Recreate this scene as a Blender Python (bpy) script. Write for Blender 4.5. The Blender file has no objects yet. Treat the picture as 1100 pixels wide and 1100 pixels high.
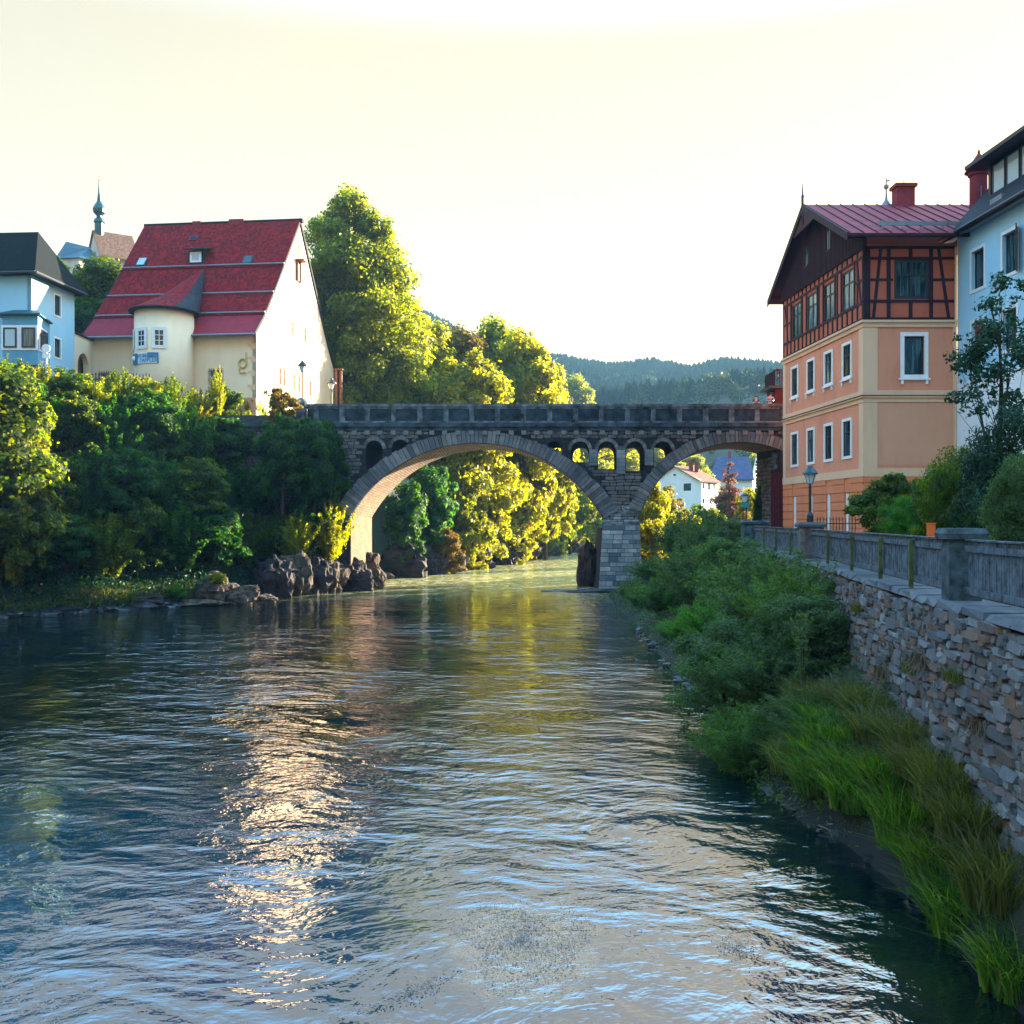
import bpy, bmesh, math, random
import numpy as np
from mathutils import Vector, noise
from mathutils.geometry import tessellate_polygon

sc = bpy.context.scene
R = math.radians
# ------------------------------------------------------------------ camera, sky, sun, exposure
EYE = 6.3
cam_d = bpy.data.cameras.new('camera'); cam = bpy.data.objects.new('camera', cam_d)
sc.collection.objects.link(cam); sc.camera = cam
cam.location = (0, 0, EYE); cam.rotation_euler = (R(90), 0, 0)
cam_d.sensor_width = 36; cam_d.lens = 36; cam_d.shift_y = 8/1100
cam_d.clip_start = 0.3; cam_d.clip_end = 6000
SUN_AZ, SUN_EL = 51, 12.5
world = bpy.data.worlds.new('World'); sc.world = world; world.use_nodes = True
wn = world.node_tree; bg = wn.nodes['Background']
sky = wn.nodes.new('ShaderNodeTexSky'); sky.sky_type = 'NISHITA'; sky.sun_disc = False
sky.sun_elevation = R(SUN_EL); sky.sun_rotation = R(SUN_AZ)
sky.air_density = 1.0; sky.dust_density = 1.6; sky.ozone_density = 2.0
def wmix(mode, fac, a, b):
    n = wn.nodes.new('ShaderNodeMix'); n.data_type = 'RGBA'; n.blend_type = mode
    for k, v in ((0, fac), (6, a), (7, b)):
        if isinstance(v, (int, float)): n.inputs[k].default_value = v
        elif isinstance(v, tuple): n.inputs[k].default_value = (*v, 1)
        else: wn.links.new(v, n.inputs[k])
    return n.outputs[2]
# warm, thick evening haze veils the lower sky; clear air shows above it
wc = wn.nodes.new('ShaderNodeTexCoord'); wsep = wn.nodes.new('ShaderNodeSeparateXYZ'); wn.links.new(wc.outputs['Generated'], wsep.inputs[0])
wm_ = wn.nodes.new('ShaderNodeMapRange'); wm_.interpolation_type = 'SMOOTHSTEP'; wn.links.new(wsep.outputs[2], wm_.inputs[0])
wm_.inputs[1].default_value = .415; wm_.inputs[2].default_value = .62
EXPO = 3.1; k_ = 1/(2**EXPO)/.15
veil = wmix('ADD', 1.0, wmix('MULTIPLY', 1.0, sky.outputs[0], (.32, .195, .052)), (.49*k_, .34*k_, .33*k_))
clear = wmix('MULTIPLY', 1.0, sky.outputs[0], (1.2, 1.62, 1.65))
wn.links.new(wmix('MIX', wm_.outputs[0], veil, clear), bg.inputs[0])
bg.inputs[1].default_value = 0.15
sun_d = bpy.data.lights.new('sun', 'SUN'); sun = bpy.data.objects.new('sun', sun_d)
sc.collection.objects.link(sun)
sun_d.energy = 5.0; sun_d.angle = R(0.5); sun_d.color = (1.0, 0.86, 0.62)
SD = Vector((math.sin(R(SUN_AZ))*math.cos(R(SUN_EL)), math.cos(R(SUN_AZ))*math.cos(R(SUN_EL)), math.sin(R(SUN_EL))))
sun.rotation_euler = SD.to_track_quat('Z', 'Y').to_euler()
sc.view_settings.view_transform = 'Standard'; sc.view_settings.look = 'None'
sc.view_settings.exposure = EXPO; sc.view_settings.gamma = 1.0
sc.render.engine = 'CYCLES'
sc.cycles.max_bounces = 7; sc.cycles.diffuse_bounces = 3; sc.cycles.glossy_bounces = 3
sc.cycles.transmission_bounces = 4; sc.cycles.transparent_max_bounces = 4
sc.cycles.use_adaptive_sampling = True; sc.cycles.use_denoising = True
sc.cycles.sample_clamp_indirect = 6.0

def PT(px, py, d):
    return Vector(((px-550)*d/1100, d, EYE+(558-py)*d/1100))
def PX(px, d): return (px-550)*d/1100
def PZ(py, d): return EYE+(558-py)*d/1100

# ------------------------------------------------------------------ materials
def nmat(name):
    m = bpy.data.materials.new(name); m.use_nodes = True
    nt = m.node_tree; return m, nt, nt.nodes['Principled BSDF']
def N(nt, t, **kw):
    n = nt.nodes.new(t)
    for k, v in kw.items(): setattr(n, k, v)
    return n
def ramp(nt, fac, stops):
    r = N(nt, 'ShaderNodeValToRGB'); e = r.color_ramp.elements
    while len(e) < len(stops): e.new(0.5)
    for i, (p, c) in enumerate(stops):
        e[i].position = p; e[i].color = (*c, 1) if len(c) == 3 else c
    nt.links.new(fac, r.inputs[0]); return r.outputs[0]
def mixc(nt, fac, a, b, mode='MIX'):
    n = N(nt, 'ShaderNodeMix', data_type='RGBA', blend_type=mode)
    for s, v in ((0, fac), (6, a), (7, b)):
        if isinstance(v, (int, float)): n.inputs[s].default_value = v
        elif isinstance(v, tuple): n.inputs[s].default_value = (*v, 1)
        else: nt.links.new(v, n.inputs[s])
    return n.outputs[2]
def noise_tex(nt, scale, detail=4, rough=.6, vec=None, sc3=None):
    n = N(nt, 'ShaderNodeTexNoise'); n.inputs['Scale'].default_value = scale
    n.inputs['Detail'].default_value = detail; n.inputs['Roughness'].default_value = rough
    if vec is None: vec = N(nt, 'ShaderNodeTexCoord').outputs['Object']
    if sc3:
        mp = N(nt, 'ShaderNodeMapping'); mp.inputs['Scale'].default_value = sc3
        nt.links.new(vec, mp.inputs[0]); vec = mp.outputs[0]
    nt.links.new(vec, n.inputs['Vector']); return n.outputs['Fac']
def bump(nt, h, strength, dist, bsdf, prev=None):
    b = N(nt, 'ShaderNodeBump'); b.inputs['Strength'].default_value = strength
    b.inputs['Distance'].default_value = dist; nt.links.new(h, b.inputs['Height'])
    if prev is not None: nt.links.new(prev, b.inputs['Normal'])
    if bsdf is not None: nt.links.new(b.outputs[0], bsdf.inputs['Normal'])
    return b.outputs[0]
def m_plain(name, col, rough=.7, metal=0, var=.12, scale=3.0, bmp=.15):
    m, nt, b = nmat(name)
    f = noise_tex(nt, scale)
    c2 = tuple(max(0, x*(1-var*2)) for x in col); c1 = tuple(min(1, x*(1+var)) for x in col)
    nt.links.new(ramp(nt, f, [(.3, c2), (.7, c1)]), b.inputs['Base Color'])
    b.inputs['Roughness'].default_value = rough; b.inputs['Metallic'].default_value = metal; b.inputs['Specular IOR Level'].default_value = .3 if rough > .6 else .5
    if bmp: bump(nt, noise_tex(nt, scale*8), bmp, .02, b)
    return m
def m_stucco(name, col, stain=(.5, .45, .4), amount=.35):
    m, nt, b = nmat(name)
    big = noise_tex(nt, .35, 6, .65); streak = noise_tex(nt, 1.2, 5, .6, sc3=(1, 1, .18))
    c = mixc(nt, ramp(nt, big, [(.35, (0,0,0)), (.75, (1,1,1))]), col, tuple(x*.86 for x in col))
    st = ramp(nt, streak, [(.52, (0,0,0)), (.75, (amount,)*3)])
    c = mixc(nt, st, c, tuple(x*s for x, s in zip(col, stain)))
    nt.links.new(c, b.inputs['Base Color']); b.inputs['Roughness'].default_value = .9
    bump(nt, noise_tex(nt, 14, 5), .25, .02, b); return m
def uvnode(nt):
    return N(nt, 'ShaderNodeTexCoord').outputs['UV']
def m_tiles(name, col, dark, row=.3, wid=.22, moss=None):
    m, nt, b = nmat(name); uv = uvnode(nt)
    br = N(nt, 'ShaderNodeTexBrick'); nt.links.new(uv, br.inputs['Vector'])
    br.inputs['Scale'].default_value = 1; br.inputs['Brick Width'].default_value = wid; br.inputs['Row Height'].default_value = row
    br.inputs['Mortar Size'].default_value = .02; br.inputs['Color1'].default_value = (*col, 1)
    br.inputs['Color2'].default_value = (*[x*.4 for x in col], 1); br.inputs['Mortar'].default_value = (*[x*.3 for x in col], 1)
    f = ramp(nt, noise_tex(nt, 1.1, 8, .75), [(.45, (0,0,0)), (.72, (.8,)*3)])
    b.inputs['Specular IOR Level'].default_value = .06; c = mixc(nt, f, br.outputs['Color'], dark)
    spot = ramp(nt, noise_tex(nt, 2.6, 5, .8, vec=uv, sc3=(1.4, .35, 1)), [(.56, (0,0,0)), (.68, (.9,)*3)])
    if moss:                                    # lichen gathered near the ridge line
        sep = N(nt, 'ShaderNodeSeparateXYZ'); nt.links.new(N(nt, 'ShaderNodeTexCoord').outputs['Object'], sep.inputs[0])
        mr = N(nt, 'ShaderNodeMapRange'); nt.links.new(sep.outputs[2], mr.inputs[0])
        mr.inputs[1].default_value = moss[0]; mr.inputs[2].default_value = moss[1]
        mm = N(nt, 'ShaderNodeMath', operation='MULTIPLY'); nt.links.new(mr.outputs[0], mm.inputs[0])
        nt.links.new(spot, mm.inputs[1]); c = mixc(nt, mm.outputs[0], c, dark)
    nt.links.new(c, b.inputs['Base Color']); b.inputs['Roughness'].default_value = .75
    saw = N(nt, 'ShaderNodeTexWave', wave_profile='SAW', bands_direction='Y'); nt.links.new(uv, saw.inputs['Vector'])
    saw.inputs['Scale'].default_value = 1/row/20*6.2832
    bump(nt, saw.outputs['Fac'], .6, .04, b); return m
def m_brick(name, c1, c2, mort, w, h, ms=.02, rough=.9, distort=.03):
    m, nt, b = nmat(name); uv = uvnode(nt)
    nz = N(nt, 'ShaderNodeTexNoise'); nz.inputs['Scale'].default_value = 3; nt.links.new(uv, nz.inputs['Vector'])
    ad = N(nt, 'ShaderNodeMixRGB', blend_type='ADD'); ad.inputs[0].default_value = distort*2
    nt.links.new(uv, ad.inputs[1]); nt.links.new(nz.outputs['Color'], ad.inputs[2])
    br = N(nt, 'ShaderNodeTexBrick'); nt.links.new(ad.outputs[0], br.inputs['Vector'])
    br.inputs['Scale'].default_value = 1; br.inputs['Brick Width'].default_value = w; br.inputs['Row Height'].default_value = h
    br.inputs['Mortar Size'].default_value = ms
    for k, c in (('Color1', c1), ('Color2', c2), ('Mortar', mort)): br.inputs[k].default_value = (*c, 1)
    c = mixc(nt, ramp(nt, noise_tex(nt, .8, 6, .7), [(.4, (0,0,0)), (.75, (.7,)*3)]), br.outputs['Color'], tuple(x*.45 for x in c2))
    nt.links.new(c, b.inputs['Base Color']); b.inputs['Roughness'].default_value = rough
    inv = N(nt, 'ShaderNodeMath', operation='SUBTRACT'); inv.inputs[0].default_value = 1; nt.links.new(br.outputs['Fac'], inv.inputs[1])
    p = bump(nt, inv.outputs[0], .7, .05, None); bump(nt, noise_tex(nt, 9, 6), .5, .03, b, p); return m
def m_stones(name, cols, rough=.9, dirt=(.05, .05, .045), dirtamt=.6, nscale=5):
    """each separate stone picks its own colour"""
    m, nt, b = nmat(name)
    g = N(nt, 'ShaderNodeNewGeometry'); n = len(cols)
    c = ramp(nt, g.outputs['Random Per Island'], [(i/(n-1), x) for i, x in enumerate(cols)])
    f = noise_tex(nt, nscale, 7, .7); c = mixc(nt, ramp(nt, f, [(.3, (.55,)*3), (.75, (0,0,0))]), c, (.02, .02, .02), 'MIX')
    big = noise_tex(nt, .5, 6, .7); c = mixc(nt, ramp(nt, big, [(.5, (0,0,0)), (.68, (dirtamt,)*3)]), c, dirt)
    nt.links.new(c, b.inputs['Base Color']); b.inputs['Roughness'].default_value = rough
    bump(nt, noise_tex(nt, nscale*2.5, 7, .7), .6, .03, b); return m
def m_leaf(name, cols, trans=.45, tcol=(.55, .6, .06), rough=.5, gain=6.0):
    m, nt, b = nmat(name); g = N(nt, 'ShaderNodeNewGeometry')
    n = len(cols); c = ramp(nt, g.outputs['Random Per Island'], [(i/(n-1), x) for i, x in enumerate(cols)])
    oi = N(nt, 'ShaderNodeObjectInfo'); hsv = N(nt, 'ShaderNodeHueSaturation')
    mr = N(nt, 'ShaderNodeMapRange'); nt.links.new(oi.outputs['Random'], mr.inputs[0]); mr.inputs[3].default_value = .485; mr.inputs[4].default_value = .515
    nt.links.new(mr.outputs[0], hsv.inputs['Hue']); nt.links.new(c, hsv.inputs['Color'])
    mv = N(nt, 'ShaderNodeMapRange'); nt.links.new(noise_tex(nt, .35, 3), mv.inputs[0]); mv.inputs[1].default_value = .3; mv.inputs[2].default_value = .7
    mv.inputs[3].default_value = .7; mv.inputs[4].default_value = 1.3; nt.links.new(mv.outputs[0], hsv.inputs['Value'])
    c = hsv.outputs[0]
    nt.links.new(c, b.inputs['Base Color']); b.inputs['Roughness'].default_value = rough
    b.inputs['Specular IOR Level'].default_value = .12
    tr = N(nt, 'ShaderNodeBsdfTranslucent'); tc = mixc(nt, 1.0, c, tcol, 'MULTIPLY')
    sc_ = N(nt, 'ShaderNodeVectorMath', operation='SCALE'); nt.links.new(tc, sc_.inputs[0]); sc_.inputs['Scale'].default_value = gain
    nt.links.new(sc_.outputs[0], tr.inputs['Color'])
    mx = N(nt, 'ShaderNodeMixShader'); mx.inputs[0].default_value = trans
    nt.links.new(b.outputs[0], mx.inputs[1]); nt.links.new(tr.outputs[0], mx.inputs[2])
    nt.links.new(mx.outputs[0], nt.nodes['Material Output'].inputs['Surface']); return m
def m_glass(name, col=(.004, .014, .018), rough=.06, curtain=None):
    m, nt, b = nmat(name)
    if curtain:
        f = noise_tex(nt, 2.2, 3, .5, sc3=(3, 3, .25))
        nt.links.new(ramp(nt, f, [(.45, col), (.6, curtain)]), b.inputs['Base Color'])
    else: b.inputs['Base Color'].default_value = (*col, 1)
    b.inputs['Roughness'].default_value = rough; b.inputs['IOR'].default_value = 1.6
    bump(nt, noise_tex(nt, .8, 2), .08, .05, b); return m

M = {}
M['red_tile'] = m_tiles('red_tile', (.34, .014, .018), (.04, .010, .012), .33, .24, moss=(28.0, 36.5))
M['red_metal'] = m_plain('red_metal', (.27, .014, .026), .85, .0, .15, 1.5)
M['purple_metal'] = m_plain('purple_metal', (.25, .022, .034), .85, .0, .2, .9, .1)
M['dark_slate'] = m_tiles('dark_slate', (.004, .009, .012), (.002, .004, .005), .28, .3)
M['lichen_slate'] = m_plain('lichen_slate', (.014, .014, .02), .85, 0, .4, 2)
M['teal_roof'] = m_plain('teal_roof', (.006, .06, .085), .6, .1, .2, 1)
M['brown_roof'] = m_tiles('brown_roof', (.33, .17, .11), (.2, .1, .07), .35, .3)
M['peach'] = m_stucco('peach', (.86, .65, .42), (.75, .7, .65), .3)
M['blue_wall'] = m_stucco('blue_wall', (.33, .56, .68), (.7, .75, .85), .25)
M['oriel_blue'] = m_stucco('oriel_blue', (.11, .29, .42), (.6, .7, .8), .3)
M['pale_wall'] = m_stucco('pale_wall', (.36, .60, .74), (.6, .7, .8), .3)
M['orange_wall'] = m_stucco('orange_wall', (.70, .26, .14), (.6, .5, .45), .5)
M['orange_infill'] = m_stucco('orange_infill', (.46, .105, .05), (.6, .55, .5), .4)
M['orange_base'] = m_stucco('orange_base', (.70, .21, .08), (.6, .5, .45), .45)
M['cream_band'] = m_stucco('cream_band', (.74, .45, .27), (.6, .55, .5), .3)
M['salmon'] = m_stucco('salmon', (.66, .30, .17), (.7, .62, .6), .45)
M['church_wall'] = m_stucco('church_wall', (.62, .50, .42))
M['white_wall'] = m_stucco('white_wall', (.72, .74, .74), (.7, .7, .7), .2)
M['white'] = m_plain('white', (.75, .74, .72), .55, 0, .05, 3, .05)
M['timber'] = m_plain('timber', (.020, .004, .009), .7, 0, .3, 4)
M['dark_frame'] = m_plain('dark_frame', (.006, .010, .016), .5, 0, .1, 4, .05)
M['brown_frame'] = m_plain('brown_frame', (.025, .008, .012), .5, 0, .1, 4, .05)
M['plank_red'] = m_plain('plank_red', (.060, .008, .013), .75, 0, .3, 2)
M['chimney_red'] = m_brick('chimney_red', (.30, .02, .028), (.22, .015, .022), (.18, .03, .04), .25, .12, .012)
M['glass'] = m_glass('glass'); M['glass_curtain'] = m_glass('glass_curtain', (.004, .018, .022), .08, (.04, .10, .12))
M['glass_bright'] = m_glass('glass_bright', (.30, .42, .48), .06)
M['iron'] = m_plain('iron', (.018, .022, .026), .45, .3, .15, 6, .05)
M['green_iron'] = m_plain('green_iron', (.012, .06, .065), .35, .4, .15, 6, .05)
M['zinc'] = m_plain('zinc', (.20, .22, .25), .45, .4, .1, 3, .05)
M['gold'] = m_plain('gold', (.55, .34, .06), .35, .6, .1, 6, .05)
M['lamp_glass'] = m_plain('lamp_glass', (.55, .60, .62), .15, 0, .15, 4, 0)
M['teal_sign'] = m_plain('teal_sign', (.01, .22, .18), .4, 0, .1, 4, 0)
M['sign_blue'] = m_plain('sign_blue', (.02, .17, .32), .4, 0, .1, 4, 0)
M['sign_pale'] = m_plain('sign_pale', (.55, .70, .85), .4, 0, .1, 4, 0)
M['wood_gray'] = m_plain('wood_gray', (.085, .105, .125), .8, 0, .4, 5, .4)
M['wood_green'] = m_plain('wood_green', (.085, .10, .03), .8, 0, .3, 5, .3)
M['wood_brown'] = m_plain('wood_brown', (.16, .06, .025), .7, 0, .3, 4)
M['dark_red_wood'] = m_plain('dark_red_wood', (.075, .005, .011), .7, 0, .3, 2.5)
M['orange_plastic'] = m_plain('orange_plastic', (.75, .13, .02), .4, 0, .1, 4, 0)
M['bark'] = m_plain('bark', (.05, .035, .025), .95, 0, .4, 6, .6)
M['pillar_stone'] = m_plain('pillar_stone', (.055, .078, .085), .9, 0, .4, 3.5, .6)
M['pillar_pink'] = m_plain('pillar_pink', (.15, .12, .115), .9, 0, .35, 3.5, .6)
M['coping'] = m_stones('coping', [(.09, .10, .12), (.16, .16, .17), (.07, .085, .09)], .9, (.02, .028, .012), .7)
M['core'] = m_plain('core', (.022, .022, .026), .95, 0, .4, 3, .6)
M['rubble'] = m_stones('rubble', [(.05, .065, .08), (.20, .19, .19), (.10, .11, .125), (.22, .13, .10), (.13, .125, .12), (.34, .33, .32), (.06, .06, .06), (.26, .12, .06), (.16, .17, .18)], .9, (.028, .020, .010), .85, 4)
M['bridge_stone'] = m_stones('bridge_stone', [(.09, .09, .095), (.19, .17, .16), (.065, .07, .08), (.25, .19, .14), (.13, .12, .12), (.10, .09, .085)], .9, (.03, .025, .022), .75, 1.6)
M['voussoir'] = m_stones('voussoir', [(.10, .11, .125), (.21, .205, .205), (.07, .075, .085), (.15, .14, .135), (.27, .25, .23)], .9, (.035, .032, .032), .6, 1.6)
M['pier_stone'] = m_stones('pier_stone', [(.08, .13, .155), (.34, .36, .36), (.06, .10, .12), (.17, .21, .22), (.45, .44, .41), (.05, .08, .09)], .85, (.02, .035, .045), .5, 1.6)
M['corbel'] = m_stones('corbel', [(.30, .27, .24), (.18, .17, .17), (.38, .33, .28)], .9, (.05, .045, .04), .4, 2)
M['soffit'] = m_brick('soffit', (.36, .22, .12), (.17, .09, .055), (.07, .045, .035), .55, .24, .035, .9, .06)
M['parapet'] = m_plain('parapet', (.045, .062, .075), .9, 0, .5, 1.1, .6)
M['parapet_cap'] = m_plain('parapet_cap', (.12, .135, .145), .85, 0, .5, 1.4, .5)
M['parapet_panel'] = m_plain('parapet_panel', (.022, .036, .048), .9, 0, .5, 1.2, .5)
M['rock'] = m_plain('rock', (.075, .052, .036), .9, 0, .6, 1.6, 1.0)
M['dark_rock'] = m_plain('dark_rock', (.022, .014, .014), .8, 0, .5, .9, .7)
M['wet_rock'] = m_plain('wet_rock', (.012, .014, .016), .4, 0, .4, 1.5, .7)
M['asphalt'] = m_plain('asphalt', (.06, .06, .06), .9, 0, .2, 4)
M['blue_cloth'] = m_plain('blue_cloth', (.06, .22, .36), .8, 0, .1, 6, 0)
M['dark_cloth'] = m_plain('dark_cloth', (.03, .035, .06), .8, 0, .1, 6, 0)
M['skin'] = m_plain('skin', (.5, .3, .22), .6, 0, .05, 6, 0)
M['hair'] = m_plain('hair', (.03, .02, .015), .6, 0, .1, 6, 0)
M['flowers'] = m_plain('flowers', (.12, .01, .02), .7, 0, .3, 6, 0)
G1, G2, G3, G4 = (.007, .030, .010), (.016, .05, .012), (.032, .075, .012), (.07, .11, .012)
M['leaf_dark'] = m_leaf('leaf_dark', [G1, G2, G1, G3], .45, (1.0, .95, .05), gain=7)
M['leaf_mid'] = m_leaf('leaf_mid', [(.022, .05, .012), (.045, .075, .012), G1, (.09, .105, .012)], .5, (1.0, .82, .04), gain=7)
M['leaf_yellow'] = m_leaf('leaf_yellow', [(.04,.07,.010), (.09,.11,.014), (.13,.135,.014), (.17,.145,.016)], .55, (1.0, .88, .04), gain=5.5)
M['leaf_autumn'] = m_leaf('leaf_autumn', [(.09, .08, .014), (.13, .08, .014), G3, (.14, .06, .02)], .45, (1.0, .8, .08), gain=4.5)
M['leaf_willow'] = m_leaf('leaf_willow', [(.022, .048, .018), (.045, .078, .030), (.08, .115, .05), (.024, .052, .014)], .35, (.8, .9, .2), gain=4)
M['grass_dry'] = m_leaf('grass_dry', [(.045, .06, .014), (.09, .09, .03), (.028, .045, .010), (.15, .12, .06)], .35, (.9, .9, .2), gain=4)
M['dry_stems'] = m_leaf('dry_stems', [(.12, .085, .05), (.07, .05, .03), (.16, .12, .07)], .2, (.9, .8, .4), gain=2)
M['leaf_lime'] = m_leaf('leaf_lime', [(.028, .085, .008), (.045, .11, .010), (.024, .07, .008), (.06, .12, .012)], .42, (.8, 1.0, .05), gain=5)
M['leaf_conifer'] = m_leaf('leaf_conifer', [(.004, .014, .014), (.006, .020, .018), (.004, .016, .016), (.010, .022, .014)], .0, (1, 1, 1), gain=1)
for n_ in ('leaf_conifer',): M[n_].node_tree.nodes['Principled BSDF'].inputs['Specular IOR Level'].default_value = 0; M[n_].node_tree.nodes['Principled BSDF'].inputs['Roughness'].default_value = 1
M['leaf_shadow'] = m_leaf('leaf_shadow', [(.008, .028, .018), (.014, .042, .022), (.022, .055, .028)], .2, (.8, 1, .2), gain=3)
M['leaf_gold'] = m_leaf('leaf_gold', [(.022,.05,.010), (.06,.08,.012), (.10,.11,.012), (.035,.065,.010)], .52, (1.0, .86, .04), gain=7)
M['gable_glass'] = m_glass('gable_glass', (.12, .09, .07), .2)
M['glass_pale'] = m_glass('glass_pale', (.01, .03, .035), .05, (.18, .26, .25))
M['leaf_far'] = m_leaf('leaf_far', [(.008, .022, .016), (.014, .032, .016), (.03, .035, .014), (.006, .018, .014)], .25, (1, .9, .2), gain=4)
M['leaf_brown'] = m_leaf('leaf_brown', [(.12, .055, .024), (.16, .08, .035), (.06, .04, .018)], .35, (1.0, .7, .3), gain=3)
M['violet_roof'] = m_plain('violet_roof', (.05, .065, .15), .8, 0, .2, 1)
M['leaf_bush'] = m_leaf('leaf_bush', [(.022, .052, .014), (.042, .075, .022), (.065, .098, .034), (.016, .042, .012)], .38, (.9, 1.0, .1), gain=5)
M['grass'] = m_leaf('grass', [(.026, .062, .010), (.05, .098, .014), (.014, .04, .008), (.075, .115, .018), (.14, .12, .05)], .4, (.8, 1.0, .06), gain=4)

# ------------------------------------------------------------------ mesh helpers
def rootloc(p):
    v = Vector((0, 0, 0))
    while p is not None: v += Vector(p.location); p = p.parent
    return v
class MB:
    def __init__(s): s.v = []; s.f = []; s.uv = {}
    def add(s, vs, fs):
        n = len(s.v); s.v += [tuple(x) for x in vs]; s.f += [tuple(i+n for i in f) for f in fs]; return s
    def hexa(s, P):
        return s.add(P, [(0,3,2,1),(4,5,6,7),(0,1,5,4),(1,2,6,5),(2,3,7,6),(3,0,4,7)])
    def box(s, x0, x1, y0, y1, z0, z1):
        return s.hexa([(x0,y0,z0),(x1,y0,z0),(x1,y1,z0),(x0,y1,z0),(x0,y0,z1),(x1,y0,z1),(x1,y1,z1),(x0,y1,z1)])
    def tube(s, p0, p1, r0, r1=None, n=8, caps=True):
        r1 = r0 if r1 is None else r1; p0 = Vector(p0); p1 = Vector(p1); d = (p1-p0).normalized()
        a = d.orthogonal().normalized(); b = d.cross(a); vs = []
        for p, r in ((p0, r0), (p1, r1)):
            for i in range(n):
                t = 2*math.pi*i/n; vs.append(p+(a*math.cos(t)+b*math.sin(t))*r)
        fs = [(i, (i+1) % n, n+(i+1) % n, n+i) for i in range(n)]
        if caps: fs += [tuple(range(n-1, -1, -1)), tuple(range(n, 2*n))]
        return s.add(vs, fs)
    def lathe(s, c, prof, n=16):
        vs = []; c = Vector(c)
        for r, z in prof:
            for i in range(n):
                t = 2*math.pi*i/n; vs.append((c.x+r*math.cos(t), c.y+r*math.sin(t), c.z+z))
        fs = []
        for k in range(len(prof)-1):
            for i in range(n): fs.append((k*n+i, k*n+(i+1) % n, (k+1)*n+(i+1) % n, (k+1)*n+i))
        fs += [tuple(range(n-1, -1, -1)), tuple(range((len(prof)-1)*n, len(prof)*n))]
        return s.add(vs, fs)
    def poly(s, F, outline, holes=(), w0=0.0, w1=-.3):
        """flat slab with holes in frame F between depths w0 (front) and w1 (back)"""
        loops = [list(outline)]+[list(h) for h in holes]
        flat = [p for l in loops for p in l]
        tris = tessellate_polygon([[Vector((u, v, 0)) for u, v in l] for l in loops])
        n = len(flat); vs = [F(u, v, w0) for u, v in flat]+[F(u, v, w1) for u, v in flat]; fs = []
        for t in tris:
            a, b, c = (flat[i] for i in t)
            ar = (b[0]-a[0])*(c[1]-a[1])-(b[1]-a[1])*(c[0]-a[0])
            if abs(ar) < 1e-9: continue
            t = tuple(t) if ar > 0 else tuple(reversed(t))
            fs.append(t); fs.append(tuple(i+n for i in reversed(t)))
        k = 0
        for li, l in enumerate(loops):
            m = len(l); ar = sum(l[i][0]*l[(i+1) % m][1]-l[(i+1) % m][0]*l[i][1] for i in range(m))
            for i in range(m):
                a, b = k+i, k+(i+1) % m
                f = (a, a+n, b+n, b)
                if (ar < 0) != (li > 0): f = tuple(reversed(f))
                fs.append(f)
            k += m
        return s.add(vs, fs)
    def fbox(s, F, u0, u1, v0, v1, w0, w1):
        return s.hexa([F(u0,v0,w0),F(u1,v0,w0),F(u1,v0,w1),F(u0,v0,w1),F(u0,v1,w0),F(u1,v1,w0),F(u1,v1,w1),F(u0,v1,w1)])
    def build(s, name, mat, parent=None, smooth=False, bevel=0, fix=True):
        o = rootloc(parent)
        me = bpy.data.meshes.new(name)
        me.from_pydata([(v[0]-o.x, v[1]-o.y, v[2]-o.z) for v in s.v], [], s.f)
        if fix:
            bm = bmesh.new(); bm.from_mesh(me); bmesh.ops.recalc_face_normals(bm, faces=bm.faces); bm.to_mesh(me); bm.free()
        auto_uv(me)
        if smooth: me.shade_smooth()
        me.materials.append(mat); ob = bpy.data.objects.new(name, me); sc.collection.objects.link(ob)
        if parent is not None: ob.parent = parent
        return ob
def auto_uv(me):
    nl = len(me.loops)
    if not nl: return
    co = np.empty(len(me.vertices)*3); me.vertices.foreach_get('co', co); co = co.reshape(-1, 3)
    nf = len(me.polygons); nr = np.empty(nf*3); me.polygons.foreach_get('normal', nr); nr = nr.reshape(-1, 3)
    lt = np.empty(nf, int); me.polygons.foreach_get('loop_total', lt)
    lv = np.empty(nl, int); me.loops.foreach_get('vertex_index', lv)
    t = np.stack([-nr[:, 1], nr[:, 0], np.zeros(nf)], 1); L = np.linalg.norm(t, axis=1)
    t[L < .2] = (1, 0, 0); L[L < .2] = 1; t /= L[:, None]; b = np.cross(nr, t)
    ti = np.repeat(t, lt, axis=0); bi = np.repeat(b, lt, axis=0); P = co[lv]
    uv = np.stack([(P*ti).sum(1), (P*bi).sum(1)], 1)
    me.uv_layers.new(name='UVMap').data.foreach_set('uv', uv.ravel())
def set_uv(ob, fn):
    me = ob.data; d = me.uv_layers[0].data
    for l in me.loops: d[l.index].uv = fn(me.vertices[l.vertex_index].co)
def frame(O, U, Nn):
    O = Vector(O); U = Vector(U).normalized(); Nn = Vector(Nn).normalized(); Z = Vector((0, 0, 1))
    def F(u, v, w=0): return O+U*u+Z*v+Nn*w
    F.O, F.U, F.N = O, U, Nn; return F
def tag(o, label=None, cat=None, group=None, kind=None):
    if label: o['label'] = label
    if cat: o['category'] = cat
    if group: o['group'] = group
    if kind: o['kind'] = kind
    return o
def thing(name, label, cat, loc, group=None, rz=0, s=1):
    o = bpy.data.objects.new(name, None); sc.collection.objects.link(o); o.location = loc
    o.rotation_euler = (0, 0, rz); o.scale = (s, s, s) if isinstance(s, (int, float)) else s
    o.empty_display_size = .2
    return tag(o, label, cat, group)
def arc(cx, cz, r, a0, a1, n):
    return [(cx+r*math.cos(R(a0+(a1-a0)*i/n)), cz+r*math.sin(R(a0+(a1-a0)*i/n))) for i in range(n+1)]
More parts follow.
